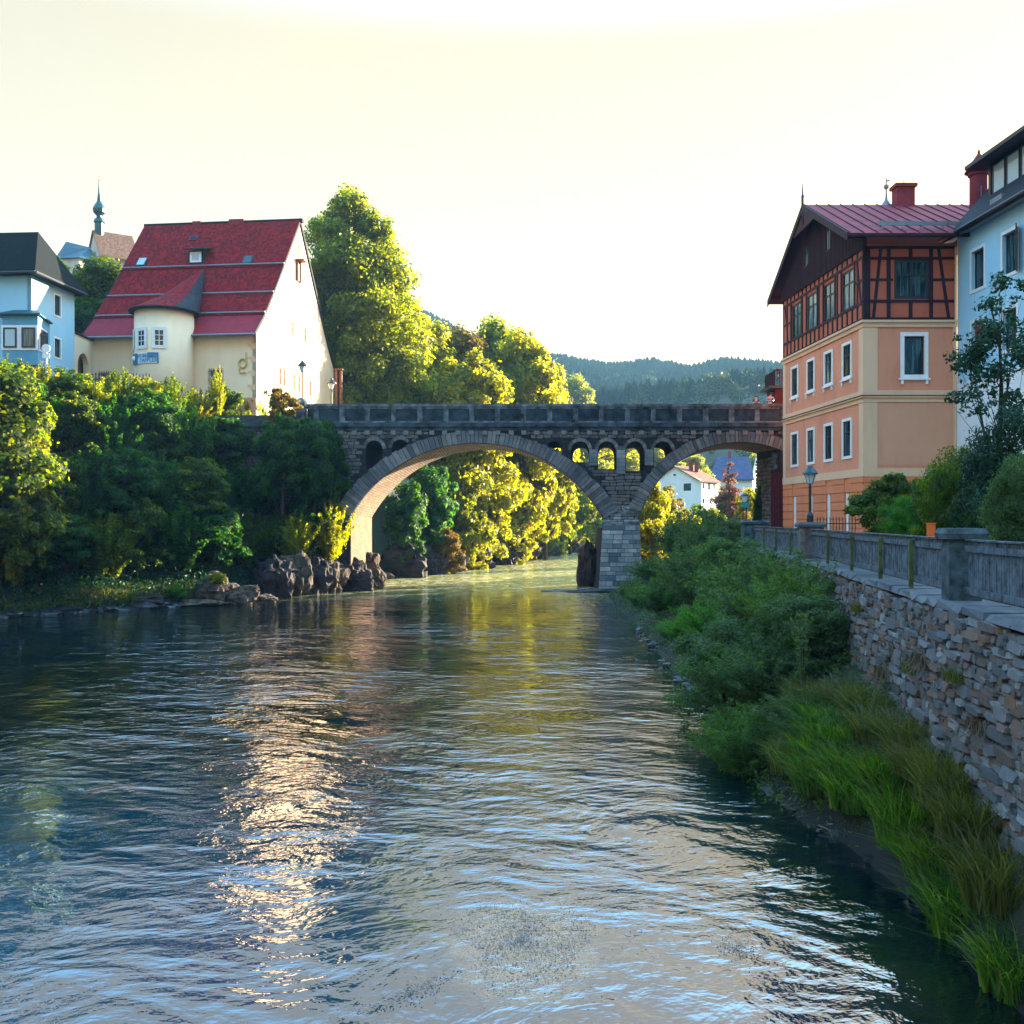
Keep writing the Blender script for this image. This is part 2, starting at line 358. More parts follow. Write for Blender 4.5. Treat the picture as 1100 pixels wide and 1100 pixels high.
def window(par, F, u0, u1, v0, v1, frame_mat, glass, rec=.14, sur=None, surw=.15, nx=2, rows=(.62,), fw=.07, sill=None, surd=.05, name='window', drops=False):
    """sash with glazing bars in a reveal, glass pane behind it, optional painted surround and sill"""
    mb = MB(); w1 = -rec; w0 = -rec+.06
    mb.fbox(F, u0, u0+fw, v0, v1, w0, w1); mb.fbox(F, u1-fw, u1, v0, v1, w0, w1)
    mb.fbox(F, u0+fw, u1-fw, v1-fw, v1, w0, w1); mb.fbox(F, u0+fw, u1-fw, v0, v0+fw, w0, w1)
    for i in range(1, nx):
        u = u0+(u1-u0)*i/nx; mb.fbox(F, u-fw*.5, u+fw*.5, v0+fw, v1-fw, w0-.003, w1)
    for r in rows:
        v = v0+(v1-v0)*r; mb.fbox(F, u0+fw, u1-fw, v-fw*.45, v+fw*.45, w0-.006, w1)
    win = mb.build(name, frame_mat, par)
    MB().fbox(F, u0+.01, u1-.01, v0+.01, v1-.01, w1+.02, w1-.01).build('pane', glass, win)
    if sur:
        s = MB(); a, b, c, d = u0-surw, u1+surw, v0-surw, v1+surw
        s.poly(F, [(a,c),(b,c),(b,d),(a,d)], [[(u0,v0),(u1,v0),(u1,v1),(u0,v1)]], surd, -.004)
        s.build('surround', sur, win)
    if sill:
        s = MB().fbox(F, u0-surw*1.4, u1+surw*1.4, v0-surw-.1, v0-surw+.02, surd+.1, -.002)
        if drops:
            for u in (u0-surw*.6, u1+surw*.6): s.fbox(F, u-.08, u+.08, v0-surw-.38, v0-surw-.101, surd+.06, -.002)
        s.build('sill', sill, win)
    return win
def rect(u0, u1, v0, v1): return [(u0,v0),(u1,v0),(u1,v1),(u0,v1)]
rng = np.random.default_rng(7)
def stones(mb, F, u0, u1, v0, v1, ch, ln, depth, test=None, gap=.02, wob=.0, seed=1, jit=.12, w=0.0):
    """coursed or rubble stones with rounded outlines, each a closed lump standing proud of the core"""
    r = random.Random(seed); v = v0
    while v < v1:
        h = ch*r.uniform(.65, 1.35); u = u0-r.random()*ln
        while u < u1:
            L = ln*r.uniform(.5, 1.6); cu, cv = u+L/2, v+h/2
            if wob: cv += wob*math.sin(cu*.9+v*1.7)+wob*.7*math.sin(cu*2.3-v)+r.uniform(-.35, .35)*wob
            if cu-L*.5 >= u0-ln and (test is None or test(cu, cv, L/2, h/2)):
                a, b = L/2-gap, h/2-gap; dd = depth*r.uniform(.5, 1.25); ring = []
                for (x, y) in ((-1,-.62),(-.72,-1),(.72,-1),(1,-.62),(1,.62),(.72,1),(-.72,1),(-1,.62)):
                    ring.append((cu+a*x*(1+r.uniform(-jit, jit)), cv+b*y*(1+r.uniform(-jit, jit))))
                vs = [F(x, y, w) for x, y in ring]
                k = .84; tl = r.uniform(-.3, .3); tv = r.uniform(-.3, .3)
                vs += [F(cu+(x-cu)*k, cv+(y-cv)*k, w+dd*(1+tl*(x-cu)/a*.5+tv*(y-cv)/b*.5)) for x, y in ring]
                fs = [(i, (i+1) % 8, 8+(i+1) % 8, 8+i) for i in range(8)]+[tuple(range(8, 16))]
                mb.add(vs, fs)
            u += L
        v += h

# ------------------------------------------------------------------ foliage helpers
def np_mesh(name, V, quads, mat, smooth=False):
    me = bpy.data.meshes.new(name); nv, nq = len(V), len(quads)
    me.vertices.add(nv); me.vertices.foreach_set('co', V.astype(np.float32).ravel())
    me.loops.add(nq*4); me.loops.foreach_set('vertex_index', quads.astype(np.int32).ravel())
    me.polygons.add(nq); me.polygons.foreach_set('loop_start', np.arange(0, nq*4, 4, dtype=np.int32))
    me.polygons.foreach_set('loop_total', np.full(nq, 4, dtype=np.int32))
    me.update(calc_edges=True); me.materials.append(mat)
    if smooth: me.shade_smooth()
    return me
def unit(a): return a/np.maximum(np.linalg.norm(a, axis=1, keepdims=True), 1e-9)
def leaf_quads(P, Nn, size, g, aspect=.55, hang=0):
    n = len(P); rnd = unit(g.normal(size=(n, 3)))
    if hang: rnd = unit(rnd*(1-hang)+np.array([0, 0, -1])*hang)
    t = unit(np.cross(Nn, rnd)); b = np.cross(Nn, t)
    if hang: t, b = b, t
    s = size*g.uniform(.6, 1.35, (n, 1)); t = t*s*.5; b = b*s*.5*aspect
    V = np.stack([P-t, P+b+t*.1, P+t, P-b+t*.1], 1).reshape(-1, 3)
    return V, np.arange(n*4).reshape(-1, 4)
def crown(name, lobes, n, size, mat, seed, sub=14, subr=.36, aspect=.6, up=.35, flat=.75, hang=0, loose=.08):
    g = np.random.default_rng(seed); L = np.array(lobes, float)
    vol = L[:, 3]*L[:, 4]+L[:, 4]*L[:, 5]+L[:, 3]*L[:, 5]; cnt = np.maximum(6, (vol/vol.sum()*sub*len(L)).astype(int))
    C = []; Rr = []; D = []
    for l, c in zip(L, cnt):
        d = unit(g.normal(size=(c, 3))); d[:, 2] = np.abs(d[:, 2])*np.where(g.random(c) < .72, 1, -1)
        C.append(l[:3]+d*l[3:6]*g.uniform(.55, 1.0, (c, 1))); Rr.append(np.full(c, l[3:6].mean()*subr)*g.uniform(.6, 1.3, c)); D.append(d)
    C = np.concatenate(C); Rr = np.concatenate(Rr); D = np.concatenate(D)
    p = Rr**2; idx = g.choice(len(C), n, p=p/p.sum())
    d2 = unit(g.normal(size=(n, 3))); rr = Rr[idx][:, None]*g.uniform(.45, 1.0, (n, 1))
    lo = g.random((n, 1)) < loose; rr = np.where(lo, rr*1.35, rr)
    off = d2*rr; off[:, 2] *= flat; P = C[idx]+off
    Nn = unit(d2*.8+D[idx]*.35+g.normal(size=(n, 3))*.5+np.array([0, 0, up]))
    V, Q = leaf_quads(P, Nn, size, g, aspect, hang); return np_mesh(name, V, Q, mat)
def limb(mb, pts, r0, r1, n=7):
    k = len(pts)-1
    for i in range(k):
        a = r0+(r1-r0)*i/k; b = r0+(r1-r0)*(i+1)/k; mb.tube(pts[i], pts[i+1], a, b, n, caps=True)
def trunk_mesh(name, lobes, h0, rad, seed, mat):
    r = random.Random(seed); mb = MB(); top = max(l[2] for l in lobes)
    sp = [Vector((0, 0, -.8))]; k = 6
    for i in range(1, k+1): sp.append(Vector((r.uniform(-.15, .15)*i*.4, r.uniform(-.15, .15)*i*.4, top*i/k)))
    limb(mb, sp, rad, rad*.25)
    for l in lobes:
        c = Vector(l[:3]); z = max(h0*.5, min(c.z*.6, top*.8)); i = min(k, max(1, int(z/top*k))); s = sp[i]
        m = (s+c)/2+Vector((0, 0, -.1*(c-s).length)); limb(mb, [s, m, c], rad*.4, rad*.1, 6)
        for q in range(3):
            e = c+Vector((r.uniform(-1, 1)*l[3], r.uniform(-1, 1)*l[4], r.uniform(-.3, 1)*l[5]))*.75
            limb(mb, [m, e], rad*.12, rad*.03, 4)
    me = bpy.data.meshes.new(name); me.from_pydata([tuple(v) for v in mb.v], [], mb.f); me.materials.append(mat); me.update(); return me
class Proto:
    def __init__(s, lobes, n, size, mat, seed, h0=2, rad=.3, **kw):
        s.c = crown('crown', lobes, n, size, mat, seed, **kw); s.t = trunk_mesh('trunk', lobes, h0, rad, seed, M['bark'])
def plant(p, name, label, cat, loc, group=None, s=1, rz=0, mat=None):
    t = thing(name, label, cat, loc, group, rz, s)
    for me, nm in ((p.t, 'trunk'), (p.c, 'crown')):
        o = bpy.data.objects.new(nm, me); sc.collection.objects.link(o); o.parent = t
        if mat and nm == 'crown': o.material_slots[0].link = 'OBJECT'; o.material_slots[0].material = mat
    return t
def blades(n, spread, h, wid, seed, lean=.5, curl=.35, cols=1):
    """n arching grass blades"""
    g = np.random.default_rng(seed); a = g.uniform(0, 2*np.pi, n); rr = np.sqrt(g.random(n))
    base = np.stack([np.cos(a)*rr*spread[0], np.sin(a)*rr*spread[1], np.zeros(n)], 1)
    H = h*g.uniform(.5, 1.1, n); la = a+g.normal(size=n)*1.3; le = lean*H*g.uniform(.2, 1.2, n)*(.4+.8*rr)
    d = np.stack([np.cos(la), np.sin(la), np.zeros(n)], 1); sd = g.uniform(0, 2*np.pi, n)
    w = np.stack([np.cos(sd), np.sin(sd), np.zeros(n)], 1)*wid; V = []
    for k, t in enumerate((0, .35, .7, 1.0)):
        c = base+d*(le*t**2)[:, None]; c[:, 2] = H*(t-curl*t**3*.8); ww = w*(1-.9*t)
        V += [c-ww, c+ww]
    V = np.stack(V, 1).reshape(-1, 3); b0 = np.arange(n)[:, None]*8; Q = []
    for k in range(3): Q.append(np.concatenate([b0+2*k, b0+2*k+1, b0+2*k+3, b0+2*k+2], 1))
    return V, np.concatenate(Q, 0)
def rock_mesh(mb, c, s, seed, sub=2, rough=.35, flat=1.0):
    bm = bmesh.new(); bmesh.ops.create_icosphere(bm, subdivisions=sub, radius=1)
    vs = []
    for v in bm.verts:
        p = v.co.copy(); k = 1+rough*noise.noise(p*1.1+Vector((seed*3.1, seed, 0)))*1.3+rough*.45*noise.noise(p*3.4+Vector((seed, 0, seed*2)))+rough*.35*noise.noise(p*7+Vector((seed, 3, 0)))+rough*.22*noise.noise(p*16+Vector((seed, 5, 2)))
        q = Vector((round(p.x*k*2.2)/2.2*.2+p.x*k*.8, round(p.y*k*2.2)/2.2*.2+p.y*k*.8, round(p.z*k*2.2)/2.2*.3+p.z*k*.7))
        vs.append((c[0]+q.x*s[0], c[1]+q.y*s[1], c[2]+q.z*s[2]*flat))
    mb.add(vs, [tuple(x.index for x in f.verts) for f in bm.faces]); bm.free(); return mb
# ------------------------------------------------------------------ terrain (one sheet to the horizon)
SL = np.array([(-60,-200),(-46,0),(-43,50),(-37,62),(-33,66.6),(-26,73),(-21,79),(-19,85),(-16,90),(-14.6,96),(-13.6,110),(-9.6,121),(6.1,182),(19,216),(60,290),(160,380),(400,520)], float)
SR = np.array([(-20,-200),(5,-10),(6.3,8),(6.7,12),(7.0,15.5),(7.0,17.6),(6.8,19.0),(6.25,21),(6.1,24),(6.2,28),(6.6,40),(7.2,52),(7.6,70),(8,85),(11.2,90),(11.6,98),(16,120),(26,165),(40,212),(80,275),(180,350),(400,470)], float)
XW = np.array([(-60,-2),(-5,5.2),(18.8,7.9),(39.5,11.15),(57,13.0),(75,14.0)], float)   # (Y, X) wall face
def wallx(y): return np.interp(y, XW[:, 0], XW[:, 1])
def dist_poly(X, Y, P):
    d = np.full(X.shape, 1e9)
    for a, b in zip(P[:-1], P[1:]):
        ab = b-a; t = np.clip(((X-a[0])*ab[0]+(Y-a[1])*ab[1])/(ab@ab), 0, 1)
        d = np.minimum(d, np.hypot(X-a[0]-t*ab[0], Y-a[1]-t*ab[1]))
    return d
def sstep(x, a, b):
    t = np.clip((x-a)/(b-a), 0, 1); return t*t*(3-2*t)
HP = np.array([(-1500,190),(-500,180),(-130,165),(-57,148),(-24,128),(0,116),(41,118),(82,112),(123,113),(156,101),(188,107),(237,105),(330,112),(1500,160)], float)
def ground(X, Y):
    X = np.atleast_1d(np.asarray(X, float)); Y = np.atleast_1d(np.asarray(Y, float))
    xl = np.interp(Y, SL[:, 1], SL[:, 0]); xr = np.interp(Y, SR[:, 1], SR[:, 0])
    dl = dist_poly(X, Y, SL)*np.where(X < xl, 1, -1); dr = dist_poly(X, Y, SR)*np.where(X > xr, 1, -1)
    wob = .35*np.sin(X*.7+Y*.31)+.3*np.sin(X*.23-Y*.5)
    hl_near = np.interp(dl, [-4, 0, 1.8, 3.2, 10, 14, 40], [-1.6, -.05, .7, 1.6, 15.2, 15.4, 15.7])
    hl_far = np.interp(dl, [-4, 0, 1, 4, 14, 40, 90], [-1.6, -.05, 1.0, 3, 8, 14, 20])
    k = sstep(Y, 112, 150); hl = hl_near*(1-k)+hl_far*k
    wx = np.interp(Y, XW[:, 0], XW[:, 1]); inb = sstep(Y, 56, 66)
    t = np.clip((X-xr)/np.maximum(wx-xr, .5), 0, 1)
    top = np.interp(Y, [0, 14, 20, 30, 57], [1.6, 1.9, 2.2, 2.6, 3.0])
    hr_near = np.where(X > wx+1.0, 4.72, np.where(dr > 0, -.05+(top+.05)*t**.8, -1.5*np.clip(-dr/3, 0, 1)))
    hr_mid = np.interp(dr, [-4, 0, 1.2, 7, 12], [-1.6, -.05, .9, 4.4, 4.75])
    hr = hr_near*(1-inb)+hr_mid*inb; hr = hr-sstep(Y, 97, 104)*np.clip(dr/8, 0, 1)*1.9+sstep(Y, 130, 190)*np.clip(dr/20, 0, 1)*4.0
    z = np.where(dl > -1e-6, hl, np.where(dr > -1e-6, hr, np.maximum(np.maximum(hl, hr), -1.6)))
    z = z+np.where((dl > 1) & (dl < 11), wob*.7, 0)+np.where((dl > 11) | (dr > 14), wob*.1, 0)
    z = z+38*np.exp(-(((X+88)/42)**2+((Y-205)/45)**2)/1.0)*(dl > 0)
    ang = np.where(Y > 60, X/np.maximum(Y, 60)*900, np.sign(X)*1400)
    r = np.hypot(X, Y); z = z+np.interp(ang, HP[:, 0], HP[:, 1])*sstep(r, 300, 930)*(1+.03*np.sin(X*.02+Y*.013))-40*sstep(r, 1000, 2500)
    z = z+60*np.exp(-(((X-110)/90)**2+((Y-430)/90)**2))*.45
    return z
def gz(x, y): return float(ground(x, y)[0])
gx = np.concatenate([np.linspace(-1700,-400,14)[:-1], np.linspace(-400,-80,33)[:-1], np.arange(-80,80,.9), np.linspace(80,420,35), np.linspace(500,1700,14)])
gy = np.concatenate([np.linspace(-500,-60,12)[:-1], np.arange(-60,8,3.), np.arange(8,130,.9), np.arange(130,300,2.5), np.linspace(300,1200,50), np.linspace(1300,2300,8)])
XX, YY = np.meshgrid(gx, gy); ZZ = ground(XX.ravel(), YY.ravel())
V = np.stack([XX.ravel(), YY.ravel(), ZZ], 1); nx, ny = len(gx), len(gy)
ii = (np.arange(ny-1)[:, None]*nx+np.arange(nx-1)).ravel(); Q = np.stack([ii, ii+1, ii+1+nx, ii+nx], 1)
def m_ground():
    m, nt, b = nmat('earth_and_grass')
    f = noise_tex(nt, .35, 8, .7); f2 = noise_tex(nt, 3.5, 6, .7)
    c = mixc(nt, ramp(nt, f, [(.4, (0,0,0)), (.6, (1,1,1))]), (.014, .026, .008), (.035, .026, .016))
    c = mixc(nt, ramp(nt, f2, [(.45, (0,0,0)), (.62, (.8,)*3)]), c, (.02, .04, .008))
    sp = N(nt, 'ShaderNodeSeparateXYZ'); nt.links.new(N(nt, 'ShaderNodeNewGeometry').outputs['Position'], sp.inputs[0])
    mr = N(nt, 'ShaderNodeMapRange'); nt.links.new(sp.outputs[2], mr.inputs[0]); mr.inputs[1].default_value = .15; mr.inputs[2].default_value = 1.0
    mr.inputs[3].default_value = 1; mr.inputs[4].default_value = 0
    c = mixc(nt, mr.outputs[0], c, mixc(nt, f2, (.004, .004, .004), (.016, .013, .010)))
    nt.links.new(c, b.inputs['Base Color']); b.inputs['Roughness'].default_value = .95
    bump(nt, noise_tex(nt, 2.5, 8, .75), .9, .15, b); return m
me = np_mesh('ground', V, Q, m_ground(), True)
g_ob = bpy.data.objects.new('ground', me); sc.collection.objects.link(g_ob); tag(g_ob, kind='structure')

pa = MB(); ys = list(np.arange(-10, 64, 2.))
pa.add([p for y in ys for p in ((float(wallx(y))+.4, y, 4.765), (float(wallx(y))+3.6, y, 4.765))], [(2*i, 2*i+1, 2*i+3, 2*i+2) for i in range(len(ys)-1)])
tag(pa.build('path', M['asphalt'], fix=False), kind='structure')
# ------------------------------------------------------------------ river
def m_water():
    m, nt, b = nmat('river_water')
    geo = N(nt, 'ShaderNodeNewGeometry').outputs['Position']
    cyan = ramp(nt, noise_tex(nt, .09, 4, .6, vec=geo), [(.35, (.0005, .008, .012)), (.7, (.001, .004, .003))])
    sp = N(nt, 'ShaderNodeSeparateXYZ'); nt.links.new(geo, sp.inputs[0])
    # riffle upstream of and under the bridge, bright reflections put into its colour
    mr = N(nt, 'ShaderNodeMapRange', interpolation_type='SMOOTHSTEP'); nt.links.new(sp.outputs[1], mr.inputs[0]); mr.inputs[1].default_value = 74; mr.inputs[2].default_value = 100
    nr = N(nt, 'ShaderNodeMapRange', interpolation_type='SMOOTHSTEP'); nt.links.new(sp.outputs[1], nr.inputs[0]); nr.inputs[1].default_value = 13; nr.inputs[2].default_value = 34; nr.inputs[3].default_value = 1; nr.inputs[4].default_value = 0
    sx_ = N(nt, 'ShaderNodeMapRange', interpolation_type='SMOOTHSTEP'); nt.links.new(sp.outputs[0], sx_.inputs[0]); sx_.inputs[1].default_value = 2.2; sx_.inputs[2].default_value = 5.5; sx_.inputs[3].default_value = 1; sx_.inputs[4].default_value = 0
    sky_cyan = N(nt, 'ShaderNodeMath', operation='MULTIPLY'); nt.links.new(nr.outputs[0], sky_cyan.inputs[0]); nt.links.new(sx_.outputs[0], sky_cyan.inputs[1])
    cyan = mixc(nt, sky_cyan.outputs[0], cyan, (.0, .036, .064))  # cyan of the reflected sky put into the near water's colour
    # a shallow weed and gravel bar showing through the surface
    cmap = N(nt, 'ShaderNodeMapping'); nt.links.new(geo, cmap.inputs[0]); cmap.inputs['Location'].default_value = (-.12, -7.6, 0); cmap.inputs['Scale'].default_value = (.8, .5, 0)
    ln_ = N(nt, 'ShaderNodeVectorMath', operation='LENGTH'); nt.links.new(cmap.outputs[0], ln_.inputs[0])
    edge = N(nt, 'ShaderNodeMath', operation='MULTIPLY_ADD'); nt.links.new(noise_tex(nt, 1.6, 6, .7, vec=geo), edge.inputs[0]); edge.inputs[1].default_value = -1.3; nt.links.new(ln_.outputs['Value'], edge.inputs[2])
    bar = N(nt, 'ShaderNodeMapRange', interpolation_type='SMOOTHSTEP'); nt.links.new(edge.outputs[0], bar.inputs[0]); bar.inputs[1].default_value = .45; bar.inputs[2].default_value = -.1; bar.inputs[3].default_value = 0; bar.inputs[4].default_value = .75
    cyan = mixc(nt, bar.outputs[0], cyan, ramp(nt, noise_tex(nt, 34, 3, .8, vec=geo), [(.38, (.03, .02, .018)), (.5, (.16, .11, .085)), (.64, (.42, .34, .28))]))
    col = mixc(nt, mr.outputs[0], cyan, (.24, .23, .06))  # yellow of the sunlit trees' reflection, painted as water colour
    foam_glare = ramp(nt, noise_tex(nt, .9, 8, .75, vec=geo, sc3=(1, .55, 1)), [(.46, (0,0,0)), (.62, (1,1,1))])
    fm = N(nt, 'ShaderNodeMath', operation='MULTIPLY'); nt.links.new(foam_glare, fm.inputs[0]); nt.links.new(mr.outputs[0], fm.inputs[1])
    col = mixc(nt, fm.outputs[0], col, (.7, .66, .42))  # pale foam, its tone also carrying the glare of the ruffled water
    nt.links.new(col, b.inputs['Base Color']); b.inputs['IOR'].default_value = 2.5
    rr = N(nt, 'ShaderNodeMapRange'); nt.links.new(mr.outputs[0], rr.inputs[0]); rr.inputs[3].default_value = .02; rr.inputs[4].default_value = .16
    nt.links.new(rr.outputs[0], b.inputs['Roughness'])
    # calmness: broad patches where the surface lies flatter
    calm = ramp(nt, noise_tex(nt, .11, 3, .5, vec=geo, sc3=(1, .6, 1)), [(.32, (.16,)*3), (.60, (1,1,1))])
    ny_ = N(nt, 'ShaderNodeMapRange', interpolation_type='SMOOTHSTEP'); nt.links.new(sp.outputs[1], ny_.inputs[0]); ny_.inputs[1].default_value = 12; ny_.inputs[2].default_value = 26; ny_.inputs[3].default_value = .42
    cm = N(nt, 'ShaderNodeMath', operation='MULTIPLY'); nt.links.new(calm, cm.inputs[0]); nt.links.new(ny_.outputs[0], cm.inputs[1]); calm = cm.outputs[0]
    dist = N(nt, 'ShaderNodeTexNoise'); dist.inputs['Scale'].default_value = .25; nt.links.new(geo, dist.inputs['Vector'])
    ad = N(nt, 'ShaderNodeVectorMath', operation='MULTIPLY_ADD'); nt.links.new(dist.outputs['Color'], ad.inputs[0]); ad.inputs[1].default_value = (2.2, 2.2, 0); nt.links.new(geo, ad.inputs[2])
    def rotv(a):
        rot = N(nt, 'ShaderNodeVectorRotate', rotation_type='Z_AXIS'); rot.inputs['Angle'].default_value = R(a); nt.links.new(ad.outputs[0], rot.inputs['Vector']); return rot.outputs[0]
    wv = rotv(22); wv2 = rotv(-16); wv3 = rotv(40)
    h1 = noise_tex(nt, .75, 2, .5, vec=wv, sc3=(.62, 1.2, 1)); h2 = noise_tex(nt, 2.4, 3, .55, vec=wv2, sc3=(.75, 1.2, 1)); h3 = noise_tex(nt, 7.5, 3, .55, vec=wv3, sc3=(.8, 1.1, 1))
    def amp(h, a):
        x = N(nt, 'ShaderNodeMath', operation='MULTIPLY'); nt.links.new(h, x.inputs[0]); nt.links.new(calm, x.inputs[1])
        return x.outputs[0]
    p = bump(nt, amp(h1, 1), 1, WA[0], None); p = bump(nt, amp(h2, 1), 1, WA[1], None, p); bump(nt, amp(h3, 1), 1, WA[2], b, p)
    return m
WA = (.22, .085, .010)
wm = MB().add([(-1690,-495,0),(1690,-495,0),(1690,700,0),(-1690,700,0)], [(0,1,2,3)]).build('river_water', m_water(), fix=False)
tag(wm, kind='structure')

# ------------------------------------------------------------------ stone arch bridge
YB = 90.0; SHEAR = .08; BW = 8.5
def FB(u, v, w=0): return Vector((u-w*SHEAR, YB-w, v))        # w forward (towards the viewer)
c1x, c1z, r1 = PX(512, 90), PZ(631, 90), 12.7
c2x, c2z, r2 = PX(795, 90), PZ(588, 90), 9.25
PL, PR, AL, AR = PX(648, 90), PX(686.5, 90), PX(376.5, 90), 23.5
zs1 = c1z+math.sqrt(r1*r1-(PL-c1x)**2); zs2 = c2z+math.sqrt(r2*r2-(PR-c2x)**2)
a1l = math.degrees(math.atan2(c1z+0-c1z+math.sqrt(r1*r1-(AL-c1x)**2), AL-c1x)); a1r = math.degrees(math.atan2(zs1-c1z, PL-c1x))
a2l = math.degrees(math.atan2(zs2-c2z, PR-c2x)); a2r = math.degrees(math.atan2(math.sqrt(r2*r2-(AR-c2x)**2), AR-c2x))
TOP = 14.1
outline = [(-30, 3), (AL, -1.5)]+[(AL, c1z+r1*math.sin(R(a1l)))]+arc(c1x, c1z, r1, a1l, a1r, 48)[1:]
outline += [(PL-.4, -1.5), (PR+.3, -1.5)]+arc(c2x, c2z, r2, a2l, a2r, 32)+[(AR, -1.5), (36, -1.5), (36, TOP), (-30, TOP)]
def ring_t(x, cx, r, base, k):
    c = max(-1, min(1, (x-cx)/r)); return base+k*(1-math.sqrt(1-c*c))
def extrados(x):
    z = -9
    if abs(x-c1x) < r1+1.3: t = ring_t(x, c1x, r1+1, 1.08, .75); z = max(z, c1z+math.sqrt(max(0, (r1+t)**2-(x-c1x)**2)))
    if abs(x-c2x) < r2+1.1: z = max(z, c2z+math.sqrt(max(0, (r2+1.0)**2-(x-c2x)**2)))
    return z
def opening(px, wpx, top, bot):
    cx, hw, zt = PX(px, 90), wpx*.0409, PZ(top, 90); zb = PZ(bot, 90); up = []; lo = []
    for i in range(13):
        u = cx-hw+2*hw*i/12; zu = zt-hw+math.sqrt(max(0, hw*hw-(u-cx)**2)); zl = max(zb, extrados(u)+.08)
        if zu > zl+.05: up.append((u, zu)); lo.append((u, zl))
    if len(up) < 3: return None
    return lo+[(u, v) for u, v in reversed(up)]
OP = [(402, 18, 473, 505), (430, 18, 472, 505), (595, 17, 474, 505), (623, 19, 474, 496.5), (652, 19, 474, 504), (682, 19, 474, 506), (712, 19, 474, 503)]
holes = [h for h in (opening(*o) for o in OP) if h]
bridge = thing('arch_bridge', 'old grey stone arch bridge with a wide river arch and small openings above', 'bridge', (0, YB+4, 0))
body = MB().poly(FB, outline, holes, 0, -BW).build('bridge_body', M['core'], bridge)
def in_holes(u, v, mu=.0):
    for (px, w, t, b) in OP:
        cx, hw = PX(px, 90), w*.0409+.16+mu
        if abs(u-cx) < hw and PZ(b, 90)-.1 < v < PZ(t, 90)+.2: return True
    return False
def in_face(u, v, hu, hv):
    for du in (-hu, hu):
        if v-hv < extrados(u+du)+.02: 
            if AL-.9 < u < AR or v < extrados(u+du): 
                if not (PL < u < PR and v > zs1 and v > extrados(u)): return False
        if in_holes(u+du, v): return False
    return v < TOP-.05
mb = MB(); stones(mb, FB, -27, 26, 3, TOP, .30, .62, .05, in_face, .018, .03, 11)
mb.build('spandrel_stones', M['bridge_stone'], bridge, fix=False)
def ring(cx, cz, r, a0, a1, base, k, step, dep, seed, w=0.0):
    rr = random.Random(seed); mb = MB(); a = a0; dirn = -1 if a1 < a0 else 1
    while (a-a1)*dirn < 0:
        da = math.degrees(step*rr.uniform(.7, 1.35)/r); b = a+dirn*da; g = math.degrees(.02/r)*dirn
        P = []; mid = R((a+b)/2); t = base+k*(1-abs(math.sin(mid)))+rr.uniform(-.06, .1); d = w+dep*rr.uniform(.5, 1.4)
        for ww in (w-.02, d):
            for (ang, rad) in ((a+g, r+.01), (b-g, r+.01), (b-g, r+t), (a+g, r+t)):
                P.append(FB(cx+rad*math.cos(R(ang)), cz+rad*math.sin(R(ang)), ww))
        mb.hexa(P); a = b
    return mb
ring(c1x, c1z, r1, a1l+3, a1r, 1.05, .75, .36, .13, 3).build('arch_ring', M['voussoir'], bridge)
ring(c2x, c2z, r2, a2l, a2r, 1.0, .15, .34, .13, 4).build('arch_ring', M['voussoir'], bridge)
for (px, w, t, b) in OP:                                       # small arches over the openings
    cx, hw = PX(px, 90), w*.0409
    rg = MB(); ztop = PZ(t, 90)-hw; a = 180
    if px == 595: continue
    while a > 2:
        bb = max(0, a-24); P = []
        for ww in (-.02, .06):
            for ang, rad in ((a-1, hw), (bb+1, hw), (bb+1, hw+.3), (a-1, hw+.3)): P.append(FB(cx+rad*math.cos(R(ang)), ztop+rad*math.sin(R(ang)), ww))
        if min(q.z for q in P) > extrados(P[0].x)+.02: rg.hexa(P)
        a -= 24
    if rg.v: rg.build('small_arch', M['voussoir'], bridge)
# pale jamb stones between the openings
for x0, x1, zb in ((PX(632.5,90), PX(642.5,90), PZ(500,90)), (PX(661.8,90), PX(672.3,90), PZ(509,90)), (PX(692,90), PX(702.3,90), PZ(500,90))):
    z = zb; q = random.Random(int(x0*10)); pj = MB()
    while z < PZ(483, 90):
        h = q.uniform(.26, .4); pj.fbox(FB, x0+.05, x1-.05, z+.015, z+h-.015, .0, .09+q.random()*.03); z += h
    pj.build('jamb_stones', M['pier_stone'], bridge)
def barrel(cx, cz, r, pts):
    mb = MB(); n = len(pts); vs = []; L = 0
    for i, (x, z) in enumerate(pts):
        vs += [FB(x, z, .0), FB(x, z, -BW)]
    return mb.add(vs, [(2*i, 2*i+2, 2*i+3, 2*i+1) for i in range(n-1)])
def soffit_uv(ob, cx, cz, r):
    set_uv(ob, lambda co: (co.y, r*math.atan2(co.z-cz, co.x-cx)))
pts = [(AL+.04, -1)]+arc(c1x, c1z, r1-.04, a1l, a1r, 60)
s1 = barrel(c1x, c1z, r1, pts).build('soffit', M['soffit'], bridge, fix=False); s1.location = (0, 0, 0); soffit_uv(s1, c1x, c1z, r1)
pts = arc(c2x, c2z, r2-.04, a2l, a2r, 40)
s2 = barrel(c2x, c2z, r2, pts).build('soffit', M['soffit'], bridge, fix=False); soffit_uv(s2, c2x, c2z, r2)
